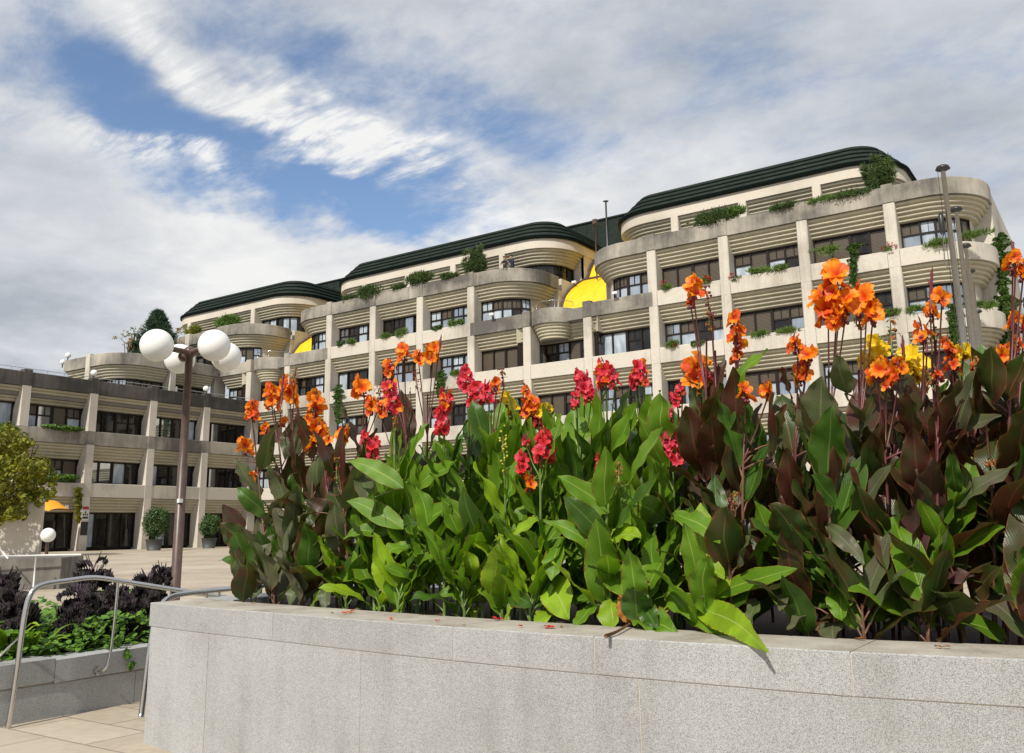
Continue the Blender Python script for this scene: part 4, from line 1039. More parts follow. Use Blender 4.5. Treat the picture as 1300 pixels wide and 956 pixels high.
# ------------------------------------------------------------------ cannas
BED = .52
def onrow(px, py, v):
    """point of the bed's vertical sheet that lies v metres behind the coping, on the ray through (px, py)"""
    y = 5.5
    for _ in range(12):
        p = onY(px, py, y); y = fy(p.x)+BED+v
    return onY(px, py, y)
def leaf(mb, base, tip, width, mat, bow=0., face=None, fold=.25, wav=.012, seed=0, nu=12, blunt=0.):
    """one canna blade: midrib curve from base to tip, V fold, wavy margin, pointed tip"""
    rr = random.Random(seed)
    base = Vector(base); tip = Vector(tip); ax = tip-base; ln = ax.length
    up = Vector((0, 0, 1))
    bowv = bow if isinstance(bow, Vector) else (up-ax.normalized()*ax.normalized().z)*bow
    ctrl = base.lerp(tip, .52)+bowv
    wob = rr.uniform(.010, .030)*ln/.4; wp = rr.uniform(0, 6.28); wn = Vector((rr.uniform(-.5, .5), -1, rr.uniform(-.2, .6))).normalized()
    wav *= 1.5
    if face is None: face = Vector((rr.uniform(-.5, .3), -1, rr.uniform(.2, .9)))
    vs = []; uvs = []; nv = 6; ph = rr.uniform(0, 6.28); fr = rr.uniform(2.0, 3.5); tw = rr.uniform(-1.1, 1.1)
    side0 = None
    for i in range(nu+1):
        t = i/nu
        p = base*(1-t)**2+ctrl*2*t*(1-t)+tip*t*t+wn*(wob*math.sin(5.2*t+wp)*math.sin(math.pi*t))
        tg = ((ctrl-base)*(1-t)+(tip-ctrl)*t).normalized()
        side = tg.cross(face).normalized()
        if side0 is not None and side.dot(side0) < 0: side = -side
        side0 = side
        side.rotate(Matrix.Rotation(tw*(t-.5), 3, tg))
        nrm = side.cross(tg).normalized()
        if nrm.dot(face) < 0: nrm = -nrm
        w = width*.5*(math.sin(math.pi*min(1, t**.80))**.72 if 0 < t < 1 else 0)*(1.06-.16*t)+.004
        if t > .9: w *= .85
        for j in range(nv+1):
            q = (j/nv)*2-1
            h = fold*abs(q)*w*(1-.35*abs(q))+wav*q*q*math.sin(fr*6.28*t+ph+(1.5 if q > 0 else 0))+.004*math.sin(9*t+ph*2)*(1-abs(q))
            vs.append(p+side*(q*w)+nrm*h); uvs.append((t, j/nv))
    fs = []
    for i in range(nu):
        for j in range(nv):
            a = i*(nv+1)+j; fs.append((a, a+1, a+nv+2, a+nv+1))
    mb.add(vs, fs, mat, uvs, smooth=True)
def stalk(mb, base, top, mat, r0=.013, r1=.006, bend=0., seed=0):
    rr = random.Random(seed); base = Vector(base); top = Vector(top)
    off = Vector((rr.uniform(-1, 1), rr.uniform(-1, 1), 0))*bend
    pts = [base.lerp(top, t)+off*math.sin(math.pi*t) for t in (0, .2, .4, .6, .8, 1)]
    mb.tube(pts, [r0+(r1-r0)*t for t in (0, .2, .4, .6, .8, 1)], mat, 8)
    return pts
def along(pts, t):
    t = max(0, min(.9999, t))*(len(pts)-1); i = int(t); return pts[i].lerp(pts[i+1], t-i)
def petal(mb, c, d, up, ln, w, mat, rr, curl=.4):
    """one ruffled petal from c along d"""
    d = d.normalized(); side = d.cross(up).normalized()
    if side.length < .1: side = d.orthogonal().normalized()
    nrm = side.cross(d).normalized(); vs = []; nu, nv = 6, 4
    ph = rr.uniform(0, 6.28); k = curl*rr.uniform(.2, 1.3)
    for i in range(nu+1):
        t = i/nu; ww = w*.5*(.12+.88*math.sin(min(1, t*1.05)**.8*math.pi*.80))
        p = c+d*(ln*math.sin(t*(1+.25*k))/(1+.1*k))-nrm*(k*ln*.55*t*t)
        for j in range(nv+1):
            q = j/nv*2-1
            vs.append(p+side*q*ww+nrm*(.22*ww*q*q+.16*w*t*math.sin(5*q+ph+4*t)))
    fs = [(i*(nv+1)+j, i*(nv+1)+j+1, (i+1)*(nv+1)+j+1, (i+1)*(nv+1)+j) for i in range(nu) for j in range(nv)]
    mb.add(vs, fs, mat, [(i/nu, j/nv) for i in range(nu+1) for j in range(nv+1)], smooth=True)
def bloom(mb, c, out, size, mats, rr, n=5):
    out = out.normalized()
    a = out.orthogonal().normalized(); b_ = out.cross(a)
    a0 = rr.uniform(0, 6.28)
    for i in range(n):
        g = a0+2*math.pi*i/n+rr.uniform(-.3, .3)
        d = out*rr.uniform(.35, .9)+(a*math.cos(g)+b_*math.sin(g))*rr.uniform(.6, 1.1)
        petal(mb, c, d, out, size*rr.uniform(.75, 1.15), size*rr.uniform(.62, .98), M[rr.choice(mats)], rr)
def flower(mb, top, px_size, kind, seed, D):
    """flower head around point top; px_size is its height in photo pixels"""
    rr = random.Random(seed); h = px_size*D/F; top = Vector(top)
    st = M['stalkb'] if kind in ('orange', 'bud', 'driedb', 'orangespike', 'redorange') else M['stalkg']
    lo = top-Vector((0, 0, h*.55)); hi = top+Vector((0, 0, h*.5))
    lean = Vector((rr.uniform(-.10, .10), rr.uniform(-.1, .05), 0))*h*2
    axis = lambda t: lo.lerp(hi, t)+lean*t
    mb.tube([axis(0), axis(.5), axis(.95)], [.006, .005, .003], st, 6)
    def bud(p, d, l, r_, mt):
        d = d.normalized(); mb.tube([p, p+d*l*.3, p+d*l*.75, p+d*l], [.003, r_, r_*.8, .001], mt, 6)
    if kind in ('orange', 'redorange', 'yellow', 'red', 'pink', 'redsmall', 'mixed'):
        mats = {'orange': ['orange', 'orange', 'orange', 'oranged'], 'redorange': ['oranged', 'orange', 'oranged'], 'yellow': ['petyellow'], 'red': ['red', 'red', 'pink'], 'pink': ['pink', 'red', 'pink'], 'redsmall': ['red', 'pink'], 'mixed': ['red', 'pink', 'orange', 'red']}[kind]
        big = kind in ('orange', 'yellow'); fs_ = min(.105, max(.060, h*.60)) if big else min(.066, max(.040, h*.36))
        n = max(3, int(round((h/.045)*(1.1 if big else 2.1))))
        n = min(n, 20)
        for i in range(n):
            t = .12+.80*(i+.5)/n; g = i*2.4+seed
            o = Vector((math.cos(g), math.sin(g)-.35, rr.uniform(-.1, .8)))
            rad = (h*.16 if not big else h*.14)*rr.uniform(.5, 1.3)*(1.25-t*.7)
            c = axis(t)+Vector((o.x, o.y, 0)).normalized()*rad
            mb.tube([axis(max(0, t-.14)), c], [.004, .003], M['bud'] if kind != 'yellow' else M['stalkg'], 5)
            bloom(mb, c, o, fs_*rr.uniform(.8, 1.15), mats, rr, 5 if big else 4)
        for i in range(5):
            g = rr.uniform(0, 6.28); t = rr.uniform(.0, 1.0)
            bud(axis(t), Vector((math.cos(g)*.6, math.sin(g)*.6, 1.2)), .05, .0055, M['bud'] if kind != 'yellow' else M['stalkg'])
        for i in range(6):
            g = rr.uniform(0, 6.28); t = rr.uniform(0, .35); p = axis(t)+Vector((math.cos(g), math.sin(g), 0))*.02
            mb.ball(p, .011, M['bud'] if kind in ('orange', 'redorange') else M['dried'], 7, 5)
    elif kind == 'bud':
        mb.tube([axis(.0), axis(.5), axis(.9), axis(1.1)], [.004, .010, .007, .001], M['bud'], 7)
        for i in range(7):
            g = i*2.4; bud(axis(.15+.1*i), Vector((math.cos(g)*.4, math.sin(g)*.4, 1.5)), h*.28, .006, M['bud'])
    elif kind in ('dried', 'driedb'):
        for i in range(int(14+h*60)):
            t = rr.uniform(.02, 1); g = rr.uniform(0, 6.28); o = Vector((math.cos(g), math.sin(g), rr.uniform(-.8, .5)))
            p = axis(t)+Vector((o.x, o.y, 0))*h*.13*rr.uniform(.4, 1.3)
            if i % 3: petal(mb, p, o, Vector((0, 0, 1)), .03*rr.uniform(.6, 1.3), .012, M['dried'], rr, 1.6)
            else: mb.ball(p, .010*rr.uniform(.7, 1.2), M['bud'] if kind == 'driedb' else M['dried'], 7, 5)
            mb.tube([axis(t), p], .0025, st, 4)
    elif kind == 'seed':
        for i in range(26):
            t = rr.uniform(0, 1); g = rr.uniform(0, 6.28); p = axis(t)+Vector((math.cos(g), math.sin(g), 0))*.025
            mb.ball(p, .009*rr.uniform(.7, 1.2), M['seedpod'], 7, 5); mb.tube([axis(t), p], .0022, M['stalkg'], 4)
M['seedpod'] = plain('yellow_seed_pod', (.42, .36, .03), .6)

plants = []
def canna(px, py, v, leafmix, label, seed, heads=(), basepx=None, leaves=(), auto=5, top=None, group=None, lowz=.15):
    """px, py: photo position of the stalk's top; heads: (px, py, size px, kind); leaves: (bx, by, tx, ty, width px, material, bow px)"""
    rr = random.Random(seed)
    P = onrow(px, py, v); D = (P-EYE).dot(CF)
    bx = P.x+rr.uniform(-.05, .05) if basepx is None else onrow(basepx, 780, v).x
    B = Vector((bx, min(7.65, fy(bx)+BED+v+rr.uniform(-.02, .04)), ZT-.09))
    e = empty('canna', B, label, 'canna plant', group)
    bronze = leafmix[0] in 'bkps'
    sm = MB(); lm = MB()
    smat = M['stalkb' if leafmix[0] in 'bp' else ('stalkd' if bronze or leafmix[0] == 'd' else 'stalkg')]
    pts = stalk(sm, B, P, smat, .014, .0065, .03, seed)
    hgt = P.z-B.z
    for k, (hx, hy, hs, kind) in enumerate(heads):
        hp = onrow(hx, hy, v+rr.uniform(-.03, .03))
        if (hp-P).length > .05:
            j = along(pts, .80 if hgt > 1 else .7); j2 = along(pts, .86)
            lowp = hp-Vector((0, 0, hs*D/F*.5))
            sm.tube([j, j.lerp(lowp, .5)+Vector((0, 0, -.02)), lowp], [.006, .005, .005], M['stalkb'] if kind in ('orange', 'redorange', 'bud', 'driedb') else smat, 6)
        fm = MB(); flower(fm, hp, hs, kind, seed*13+k, D); fm.build('flower_head', e)
    for k, lf in enumerate(leaves):
        bx_, by_, tx_, ty_, wd, mt, bow = lf[:7]; dv = lf[7] if len(lf) > 7 else .10
        b0 = onrow(bx_, by_, v); t0 = onrow(tx_, ty_, v-dv-.10)
        s0 = along(pts, max(.02, min(.95, (b0.z-B.z-.06)/max(.3, hgt))))
        sm.tube([s0, s0.lerp(b0, .6)+Vector((0, 0, .01)), b0, b0.lerp(t0, .12)], [.007, .006, .005, .003], smat if mt not in 'gyd' else M['stalkg'], 6)
        fc = Vector((rr.uniform(-.55, .15), -1, rr.uniform(.35, 1.0)))
        leaf(lm, b0, t0, wd*D/F, L[mt], bow*D/F, fc, rr.uniform(.12, .38), rr.uniform(.004, .012), seed*31+k)
    a0 = rr.uniform(0, 6.28)
    for i in range(auto):
        t = lowz+(.80-lowz)*(i+.5)/auto if heads else lowz+(.95-lowz)*(i+.5)/auto
        s0 = along(pts, t); g = a0+i*math.pi+rr.uniform(-.7, .7)
        hz = Vector((math.cos(g), math.sin(g)*.75, 0)).normalized()
        inc = R(rr.uniform(6, 26)+(1-t)*rr.uniform(8, 40)); ln = rr.uniform(.42, .62)*(1.0 if t < .75 else .92)
        d = hz*math.sin(inc)+Vector((0, 0, 1))*math.cos(inc)
        b0 = s0+d*.07
        droop = (1-t)**1.3*rr.uniform(.02, .5)*ln
        tip = b0+d*ln-Vector((0, 0, droop))+hz*droop*.35
        if tip.y < fy(tip.x)+.30: tip.y = fy(tip.x)+.30+rr.uniform(0, .1)
        if tip.z < ZT+.02: tip.z = ZT+.02
        sm.tube([s0, b0, b0.lerp(tip, .12)], [.007, .006, .003], smat, 6)
        fc = (-hz*.7+Vector((0, -.3, .9))).normalized()
        leaf(lm, b0, tip, ln*rr.uniform(.32, .43), L[rr.choice(leafmix)], droop*.8, fc, rr.uniform(.1, .4), rr.uniform(.004, .014), seed*17+i)
    sm.build('stalk', e)
    if lm.v: lm.build('leaves', e)
    return e

# flowering plants, left to right: photo position of the heads
C_ = canna
C_(322, 545, .35, 'kks', 'leftmost orange canna, two loose flower clusters above dark green leaves', 1, [(321, 522, 26, 'redorange'), (311, 567, 22, 'orange'), (337, 545, 16, 'redorange'), (320, 607, 14, 'orange')], 345,
   [(308, 673, 283, 640, 34, 'p', 4), (312, 694, 280, 664, 30, 'k', 3), (339, 656, 301, 619, 26, 'd', 3), (318, 724, 278, 712, 20, 'd', 12), (345, 730, 318, 765, 22, 's', 16), (330, 706, 300, 746, 24, 'd', 12)], 4)
C_(348, 520, .55, 'bkb', 'orange canna second from left with a purple bud spike on its right', 2, [(346, 505, 34, 'orange'), (357, 498, 46, 'bud')], 362, [(370, 648, 339, 590, 34, 's', 3), (377, 600, 370, 545, 34, 'b', 0), (362, 620, 345, 568, 28, 'k', 0)], 3)
C_(371, 520, .75, 'bk', 'tallest canna of the left orange group, with brownish seed heads at its top', 3, [(369, 496, 34, 'orange'), (374, 477, 20, 'driedb'), (362, 535, 12, 'orange')], 372, [(396, 640, 385, 570, 36, 'b', 0)], 3)
C_(402, 525, .55, 'kb', 'orange canna with three stacked clusters over bronze leaves', 4, [(401, 511, 24, 'orange'), (395, 533, 20, 'orange'), (404, 553, 34, 'orange')], 398, [(381, 686, 350, 648, 38, 'd', 3), (409, 640, 425, 575, 32, 'b', 2)], 4)
C_(436, 560, .45, 'kb', 'low orange canna bloom beside a big bronze leaf', 5, [(436, 553, 18, 'orange'), (418, 560, 12, 'orange')], 425, [(433, 632, 437, 540, 34, 'b', 0), (446, 628, 456, 566, 30, 'b', 0), (435, 669, 387, 634, 24, 'b', 10)], 3)
C_(429, 590, .25, 'sk', 'canna with a hanging withered orange brown flower head and purple spike', 6, [(428, 597, 30, 'dried'), (417, 612, 30, 'bud')], 440, [(425, 682, 398, 694, 20, 's', 12), (395, 730, 368, 770, 24, 's', 18), (423, 737, 411, 775, 22, 's', 12), (440, 738, 392, 776, 14, 'g', 14), (349, 736, 322, 764, 20, 's', 12), (400, 650, 378, 662, 16, 's', 8)], 2)
C_(462, 520, .65, 'kb', 'orange canna with trumpet shaped bloom right of the withered head', 7, [(463, 491, 24, 'orange'), (483, 500, 24, 'driedb'), (470, 515, 24, 'redorange')], 458, [], 5)
C_(474, 575, .25, 'gs', 'short canna with crimson blossoms below the bright orange trumpet', 8, [(471, 572, 32, 'red'), (463, 555, 18, 'red'), (478, 590, 22, 'dried')], 476, [(492, 678, 436, 684, 18, 'g', 12), (512, 620, 441, 585, 24, 'g', 12), (512, 672, 440, 636, 26, 'g', 12), (470, 690, 478, 615, 26, 's', 0), (519, 696, 482, 716, 24, 'g', 16)], 2)
C_(500, 530, .5, 'gk', 'crimson and pink canna cluster left of the slender orange pair', 9, [(501, 503, 44, 'mixed'), (502, 535, 20, 'dried'), (484, 520, 20, 'redorange')], 505, [(519, 690, 572, 640, 42, 'g', 4), (506, 610, 510, 545, 30, 'g', 0), (509, 612, 535, 540, 24, 'g', 0), (521, 634, 580, 584, 30, 'g', 6), (501, 717, 481, 778, 40, 'y', 6), (513, 741, 508, 787, 36, 'y', 3), (470, 742, 452, 782, 16, 's', 8)], 3)
C_(515, 500, .8, 'bk', 'tall slender orange canna left of the bud topped one, with drooping open bloom', 10, [(514, 450, 22, 'orange'), (494, 468, 22, 'redorange'), (504, 466, 16, 'bud')], 516, [(520, 548, 521, 492, 22, 'p', 0)], 3)
C_(543, 500, .8, 'kg', 'tall slender orange canna topped by a dark purple bud spike', 11, [(549, 449, 22, 'orange'), (532, 455, 18, 'orange'), (557, 437, 22, 'bud'), (530, 480, 26, 'driedb')], 540, [], 4)
C_(563, 540, .45, 'gd', 'pink and coral canna with a dense cascade of scarlet flowers beneath', 12, [(565, 507, 28, 'mixed'), (562, 535, 34, 'red')], 566, [(603, 757, 532, 703, 24, 'g', 6), (603, 762, 557, 756, 24, 'g', 14), (560, 710, 545, 745, 20, 'd', 4), (600, 676, 560, 632, 26, 'g', 4)], 4)
C_(595, 520, .65, 'gd', 'canna with a tall magenta and scarlet head beside the scarlet and yellow one', 13, [(593, 481, 34, 'pink'), (600, 504, 36, 'red')], 598, [(560, 600, 590, 558, 30, 'd', 3)], 5)
C_(624, 520, .55, 'gd', 'scarlet canna with a single yellow orange bloom at its upper right', 14, [(621, 499, 28, 'red'), (630, 489, 14, 'orange'), (640, 478, 22, 'driedb')], 626, [(628, 640, 605, 598, 22, 'g', 3), (626, 740, 642, 700, 20, 'd', 5), (618, 762, 600, 790, 24, 'y', 8), (620, 700, 646, 668, 22, 'y', 10)], 5)
C_(648, 540, .75, 'gd', 'canna with two small lemon yellow blooms in the middle of the bed', 15, [(645, 508, 18, 'yellow'), (650, 523, 16, 'yellow')], 650, [], 5)
C_(641, 585, .25, 'gy', 'canna carrying a spike of small yellow seed pods', 16, [(641, 568, 58, 'seed')], 646, [(655, 700, 628, 650, 26, 'g', 4), (660, 670, 640, 618, 30, 'g', 2), (684, 756, 641, 794, 13, 'y', 26), (640, 745, 614, 722, 20, 'g', 6), (610, 740, 588, 700, 26, 'y', 8)], 4)
C_(673, 520, .6, 'gg', 'canna with red orange blossoms rising above a broad green leaf', 17, [(670, 500, 20, 'redorange'), (674, 519, 30, 'redorange')], 672, [(668, 588, 655, 520, 34, 'g', 0), (690, 600, 672, 530, 26, 'g', 0)], 4)
C_(686, 560, .2, 'gg', 'canna with large coral red flowers low in the centre of the bed', 18, [(690, 568, 44, 'red'), (665, 590, 28, 'red'), (673, 612, 22, 'redorange'), (668, 560, 12, 'pink')], 692, [(712, 682, 700, 737, 32, 'g', 3), (698, 735, 722, 786, 42, 'y', 4), (640, 690, 684, 660, 26, 'y', 4), (700, 700, 682, 655, 32, 'g', 3), (706, 772, 681, 797, 28, 'y', 4), (648, 752, 676, 770, 24, 'd', 5)], 4)
C_(685, 545, .65, 'gd', 'small canna bloom of scarlet with a yellow cap', 19, [(684, 533, 22, 'red'), (683, 525, 10, 'yellow'), (695, 519, 7, 'yellow')], 686, [(713, 570, 690, 512, 32, 'g', 0)], 4)
C_(732, 530, .5, 'gd', 'scarlet canna blossom peeking over green leaves left of the two coral heads', 20, [(732, 509, 20, 'red')], 730, [(734, 611, 722, 548, 38, 'd', 0), (712, 590, 700, 530, 30, 'g', 0)], 5)
C_(742, 515, .75, 'gd', 'slim magenta canna head just left of the leftmost coral cluster', 21, [(742, 485, 32, 'pink'), (750, 500, 24, 'red')], 744, [], 4)
C_(770, 510, .7, 'gd', 'leftmost of the two round coral canna clusters above the centre leaves', 22, [(769, 476, 34, 'mixed'), (780, 484, 20, 'red'), (762, 484, 20, 'mixed')], 768, [(762, 584, 757, 493, 38, 'g', 0), (785, 590, 800, 520, 34, 'g', 0)], 4)
C_(811, 510, .7, 'gd', 'rightmost of the two round coral canna clusters above the centre leaves', 23, [(811, 474, 30, 'mixed'), (806, 484, 18, 'pink'), (818, 482, 18, 'mixed')], 808, [(824, 570, 826, 500, 46, 'g', 0), (774, 588, 808, 510, 48, 'g', 4)], 4)
C_(763, 600, .15, 'gg', 'canna with one small crimson bloom among big green leaves', 24, [(763, 592, 26, 'redsmall'), (785, 600, 24, 'dried'), (765, 612, 20, 'dried')], 772, [(772, 652, 708, 604, 26, 'g', 10), (772, 690, 715, 630, 30, 'd', 8), (799, 615, 842, 542, 42, 'g', 4), (774, 684, 836, 602, 26, 'd', 4), (764, 700, 690, 660, 22, 'g', 10), (767, 730, 824, 762, 40, 'g', 16), (778, 762, 776, 800, 36, 'y', 2), (760, 766, 729, 798, 26, 'g', 8), (776, 682, 814, 684, 26, 'y', 8)], 3)
C_(851, 545, .45, 'gd', 'pink red canna with a sparse top bloom and a fuller cluster lower down', 25, [(849, 531, 22, 'pink'), (857, 570, 42, 'pink'), (853, 550, 18, 'dried')], 862, [(842, 556, 838, 495, 44, 'g', 0), (844, 661, 786, 632, 32, 'g', 10), (845, 656, 841, 588, 34, 'g', 2), (846, 722, 862, 756, 30, 'g', 10), (872, 742, 877, 786, 28, 'g', 5)], 3)
C_(861, 520, .7, 'dk', 'small red canna bloom low beside the grey green leaf right of centre', 26, [(860, 508, 18, 'redsmall'), (866, 496, 12, 'redsmall')], 866, [(905, 540, 876, 482, 30, 's', 2)], 4)
C_(882, 500, .6, 'ks', 'canna with ruffled yellow orange bloom and a pink one beside it', 27, [(883, 472, 34, 'orange'), (872, 466, 18, 'redorange'), (898, 478, 14, 'pink'), (890, 490, 24, 'dried')], 888, [(903, 596, 907, 528, 34, 'b', 0), (896, 620, 878, 530, 24, 'b', 0)], 3)
C_(897, 430, .55, 'bb', 'very tall orange canna with a hanging trumpet bloom, right of centre', 28, [(880, 366, 28, 'orange'), (877, 384, 16, 'redorange')], 912, [(911, 628, 932, 522, 38, 'd', 2)], 3)
C_(908, 445, .6, 'bk', 'tall canna with a dark dried seed spike beside the hanging trumpet bloom', 29, [(902, 382, 40, 'driedb'), (903, 408, 24, 'dried')], 918, [], 3)
C_(935, 470, .5, 'kb', 'canna with a tall ruffled orange spike left of the three bloomed canna', 30, [(932, 410, 18, 'orange'), (935, 428, 26, 'orange'), (936, 450, 22, 'redorange')], 938, [(922, 512, 975, 443, 24, 'g', 8), (949, 562, 953, 512, 30, 'd', 0)], 4)
C_(946, 530, .35, 'kd', 'low round orange bloom between dark leaves', 31, [(946, 500, 20, 'orange'), (975, 495, 14, 'orange')], 955, [(978, 582, 982, 498, 12, 'b', 0), (984, 563, 997, 513, 16, 'k', 0), (960, 576, 940, 528, 24, 'k', 0)], 4)
C_(1013, 500, .5, 'bk', 'canna with a column of orange blooms right of the ruffled spike', 32, [(1012, 438, 26, 'redorange'), (1024, 452, 24, 'orange'), (1020, 475, 26, 'orange')], 1016, [(1007, 512, 993, 465, 28, 'b', 0), (1043, 566, 1042, 478, 58, 's', 2)], 3)
C_(1052, 470, .45, 'bk', 'biggest orange canna cluster, left half of the tall pair at right', 33, [(1064, 366, 44, 'orange'), (1050, 388, 36, 'orange'), (1071, 392, 34, 'orange'), (1060, 405, 26, 'orange')], 1046, [(1051, 612, 1056, 516, 56, 'd', 4)], 3)
C_(1090, 470, .5, 'bk', 'orange canna cluster joined to the right of the biggest one', 34, [(1099, 376, 30, 'orange'), (1106, 398, 30, 'orange'), (1092, 408, 22, 'driedb')], 1096, [(1075, 500, 1062, 450, 26, 's', 2)], 3)
C_(1120, 520, .45, 'bk', 'broad orange canna cluster with a trumpet bloom above the dark centre right leaves', 35, [(1113, 470, 30, 'orange'), (1140, 468, 26, 'orange'), (1124, 484, 22, 'redorange')], 1130, [(1165, 568, 1152, 492, 42, 'b', 2), (1090, 560, 1110, 500, 30, 'k', 0)], 3)
C_(1113, 500, .85, 'gk', 'yellow canna flower behind the broad orange cluster', 36, [(1112, 448, 34, 'yellow'), (1100, 458, 14, 'yellow')], 1113, [], 3)
C_(1160, 500, .85, 'gk', 'yellow canna flower right of the broad orange cluster', 37, [(1158, 464, 34, 'yellow'), (1166, 476, 22, 'yellow')], 1160, [], 3)
C_(1132, 480, .6, 'bk', 'canna with a large rust brown withered head beside a slim bud spike', 38, [(1130, 425, 42, 'dried'), (1146, 446, 34, 'bud')], 1138, [], 3)
C_(1172, 470, .55, 'bb', 'slim orange canna left of the tall bud spike', 39, [(1171, 423, 26, 'orange'), (1176, 440, 14, 'bud')], 1176, [(1137, 614, 1172, 556, 24, 'd', 4)], 3)
C_(1183, 450, .45, 'bb', 'tall purple bud spike with one orange petal before the rounded corner', 40, [(1178, 368, 46, 'bud'), (1195, 378, 13, 'orange')], 1196, [(1215, 545, 1240, 466, 44, 's', 3)], 3)
C_(1188, 460, .65, 'bb', 'canna with a rusty withered cluster right of the slim orange one', 41, [(1186, 410, 40, 'dried'), (1184, 395, 14, 'orange')], 1200, [], 3)
C_(1212, 500, .55, 'bk', 'canna with mixed red and orange blooms near the flagpoles', 42, [(1207, 440, 22, 'redorange'), (1212, 462, 28, 'redorange'), (1222, 448, 12, 'yellow')], 1216, [(1206, 560, 1272, 528, 24, 's', 12)], 3)
C_(1192, 510, .4, 'bk', 'canna with a faded salmon cluster under the rusty withered one', 43, [(1184, 482, 26, 'dried'), (1190, 478, 12, 'redorange'), (1238, 458, 16, 'dried')], 1198, [(1163, 727, 1162, 640, 46, 'p', 0), (1173, 746, 1238, 732, 26, 'p', 8), (1099, 730, 1146, 652, 52, 'd', 6), (1083, 660, 1131, 590, 32, 's', 6), (1160, 782, 1102, 790, 26, 'g', 12), (1168, 733, 1138, 777, 44, 'g', 12), (1175, 745, 1186, 800, 14, 'g', 4)], 3)
C_(1284, 420, .4, 'bk', 'tall orange canna bloom at the right edge against the sky', 44, [(1284, 335, 26, 'orange'), (1297, 345, 22, 'orange'), (1288, 318, 24, 'bud')], 1272, [(1261, 512, 1258, 440, 46, 'k', 0), (1278, 510, 1302, 446, 40, 'k', 2)], 3)
C_(1294, 460, .55, 'bk', 'second orange canna bloom at the right edge below the tallest', 45, [(1292, 410, 24, 'orange'), (1288, 440, 24, 'redorange'), (1299, 385, 26, 'bud')], 1290, [], 4)
C_(1252, 540, .35, 'kb', 'canna with bare brown withered flower stalk in the dark leaves at right', 46, [(1253, 600, 40, 'dried')], 1254, [(1211, 645, 1292, 588, 26, 's', 4), (1198, 714, 1275, 668, 30, 'g', 10), (1278, 813, 1203, 784, 30, 'g', 8), (1215, 628, 1206, 574, 18, 'd', 0), (1255, 690, 1262, 640, 26, 'b', 0), (1232, 760, 1268, 720, 34, 'k', 3), (1270, 760, 1290, 700, 26, 'd', 3)], 3)
C_(925, 640, .12, 'ks', 'short canna with a frayed orange withered flower above the fallen leaves', 47, [(932, 632, 20, 'dried'), (928, 640, 14, 'driedb')], 930, [(895, 762, 1012, 722, 30, 'g', 8), (884, 772, 975, 829, 34, 'y', 20, .66), (857, 652, 914, 690, 28, 'g', 14), (870, 720, 920, 734, 34, 'y', 14), (845, 750, 877, 785, 28, 'g', 6), (870, 782, 932, 811, 24, 'g', 10, .2), (886, 740, 893, 758, 22, 's', 4), (960, 760, 950, 800, 18, 's', 4), (936, 720, 955, 680, 24, 's', 3)], 1)
C_(1050, 600, .15, 'kd', 'flowerless canna with a broad dark drooping leaf and pale basal leaves', 48, [], 1058, [(1022, 700, 978, 640, 58, 'k', 14), (1050, 668, 1097, 716, 20, 's', 10), (1066, 752, 1069, 788, 32, 'g', 8), (1056, 790, 1058, 813, 34, 's', 6), (1008, 742, 990, 776, 22, 's', 8), (1030, 770, 1000, 800, 16, 's', 8), (1070, 780, 1040, 770, 20, 'd', 6), (1060, 640, 1030, 604, 34, 'd', 6)], 3)
C_(1240, 490, .7, 'bk', 'small orange canna bloom behind the leaves just right of the flagpoles', 49, [(1240, 462, 20, 'redorange'), (1248, 474, 14, 'orange')], 1244, [], 4)
C_(1276, 480, .7, 'bk', 'half hidden orange canna cluster among the tallest dark leaves at right', 50, [(1272, 452, 24, 'orange'), (1278, 470, 18, 'redorange')], 1270, [], 4)
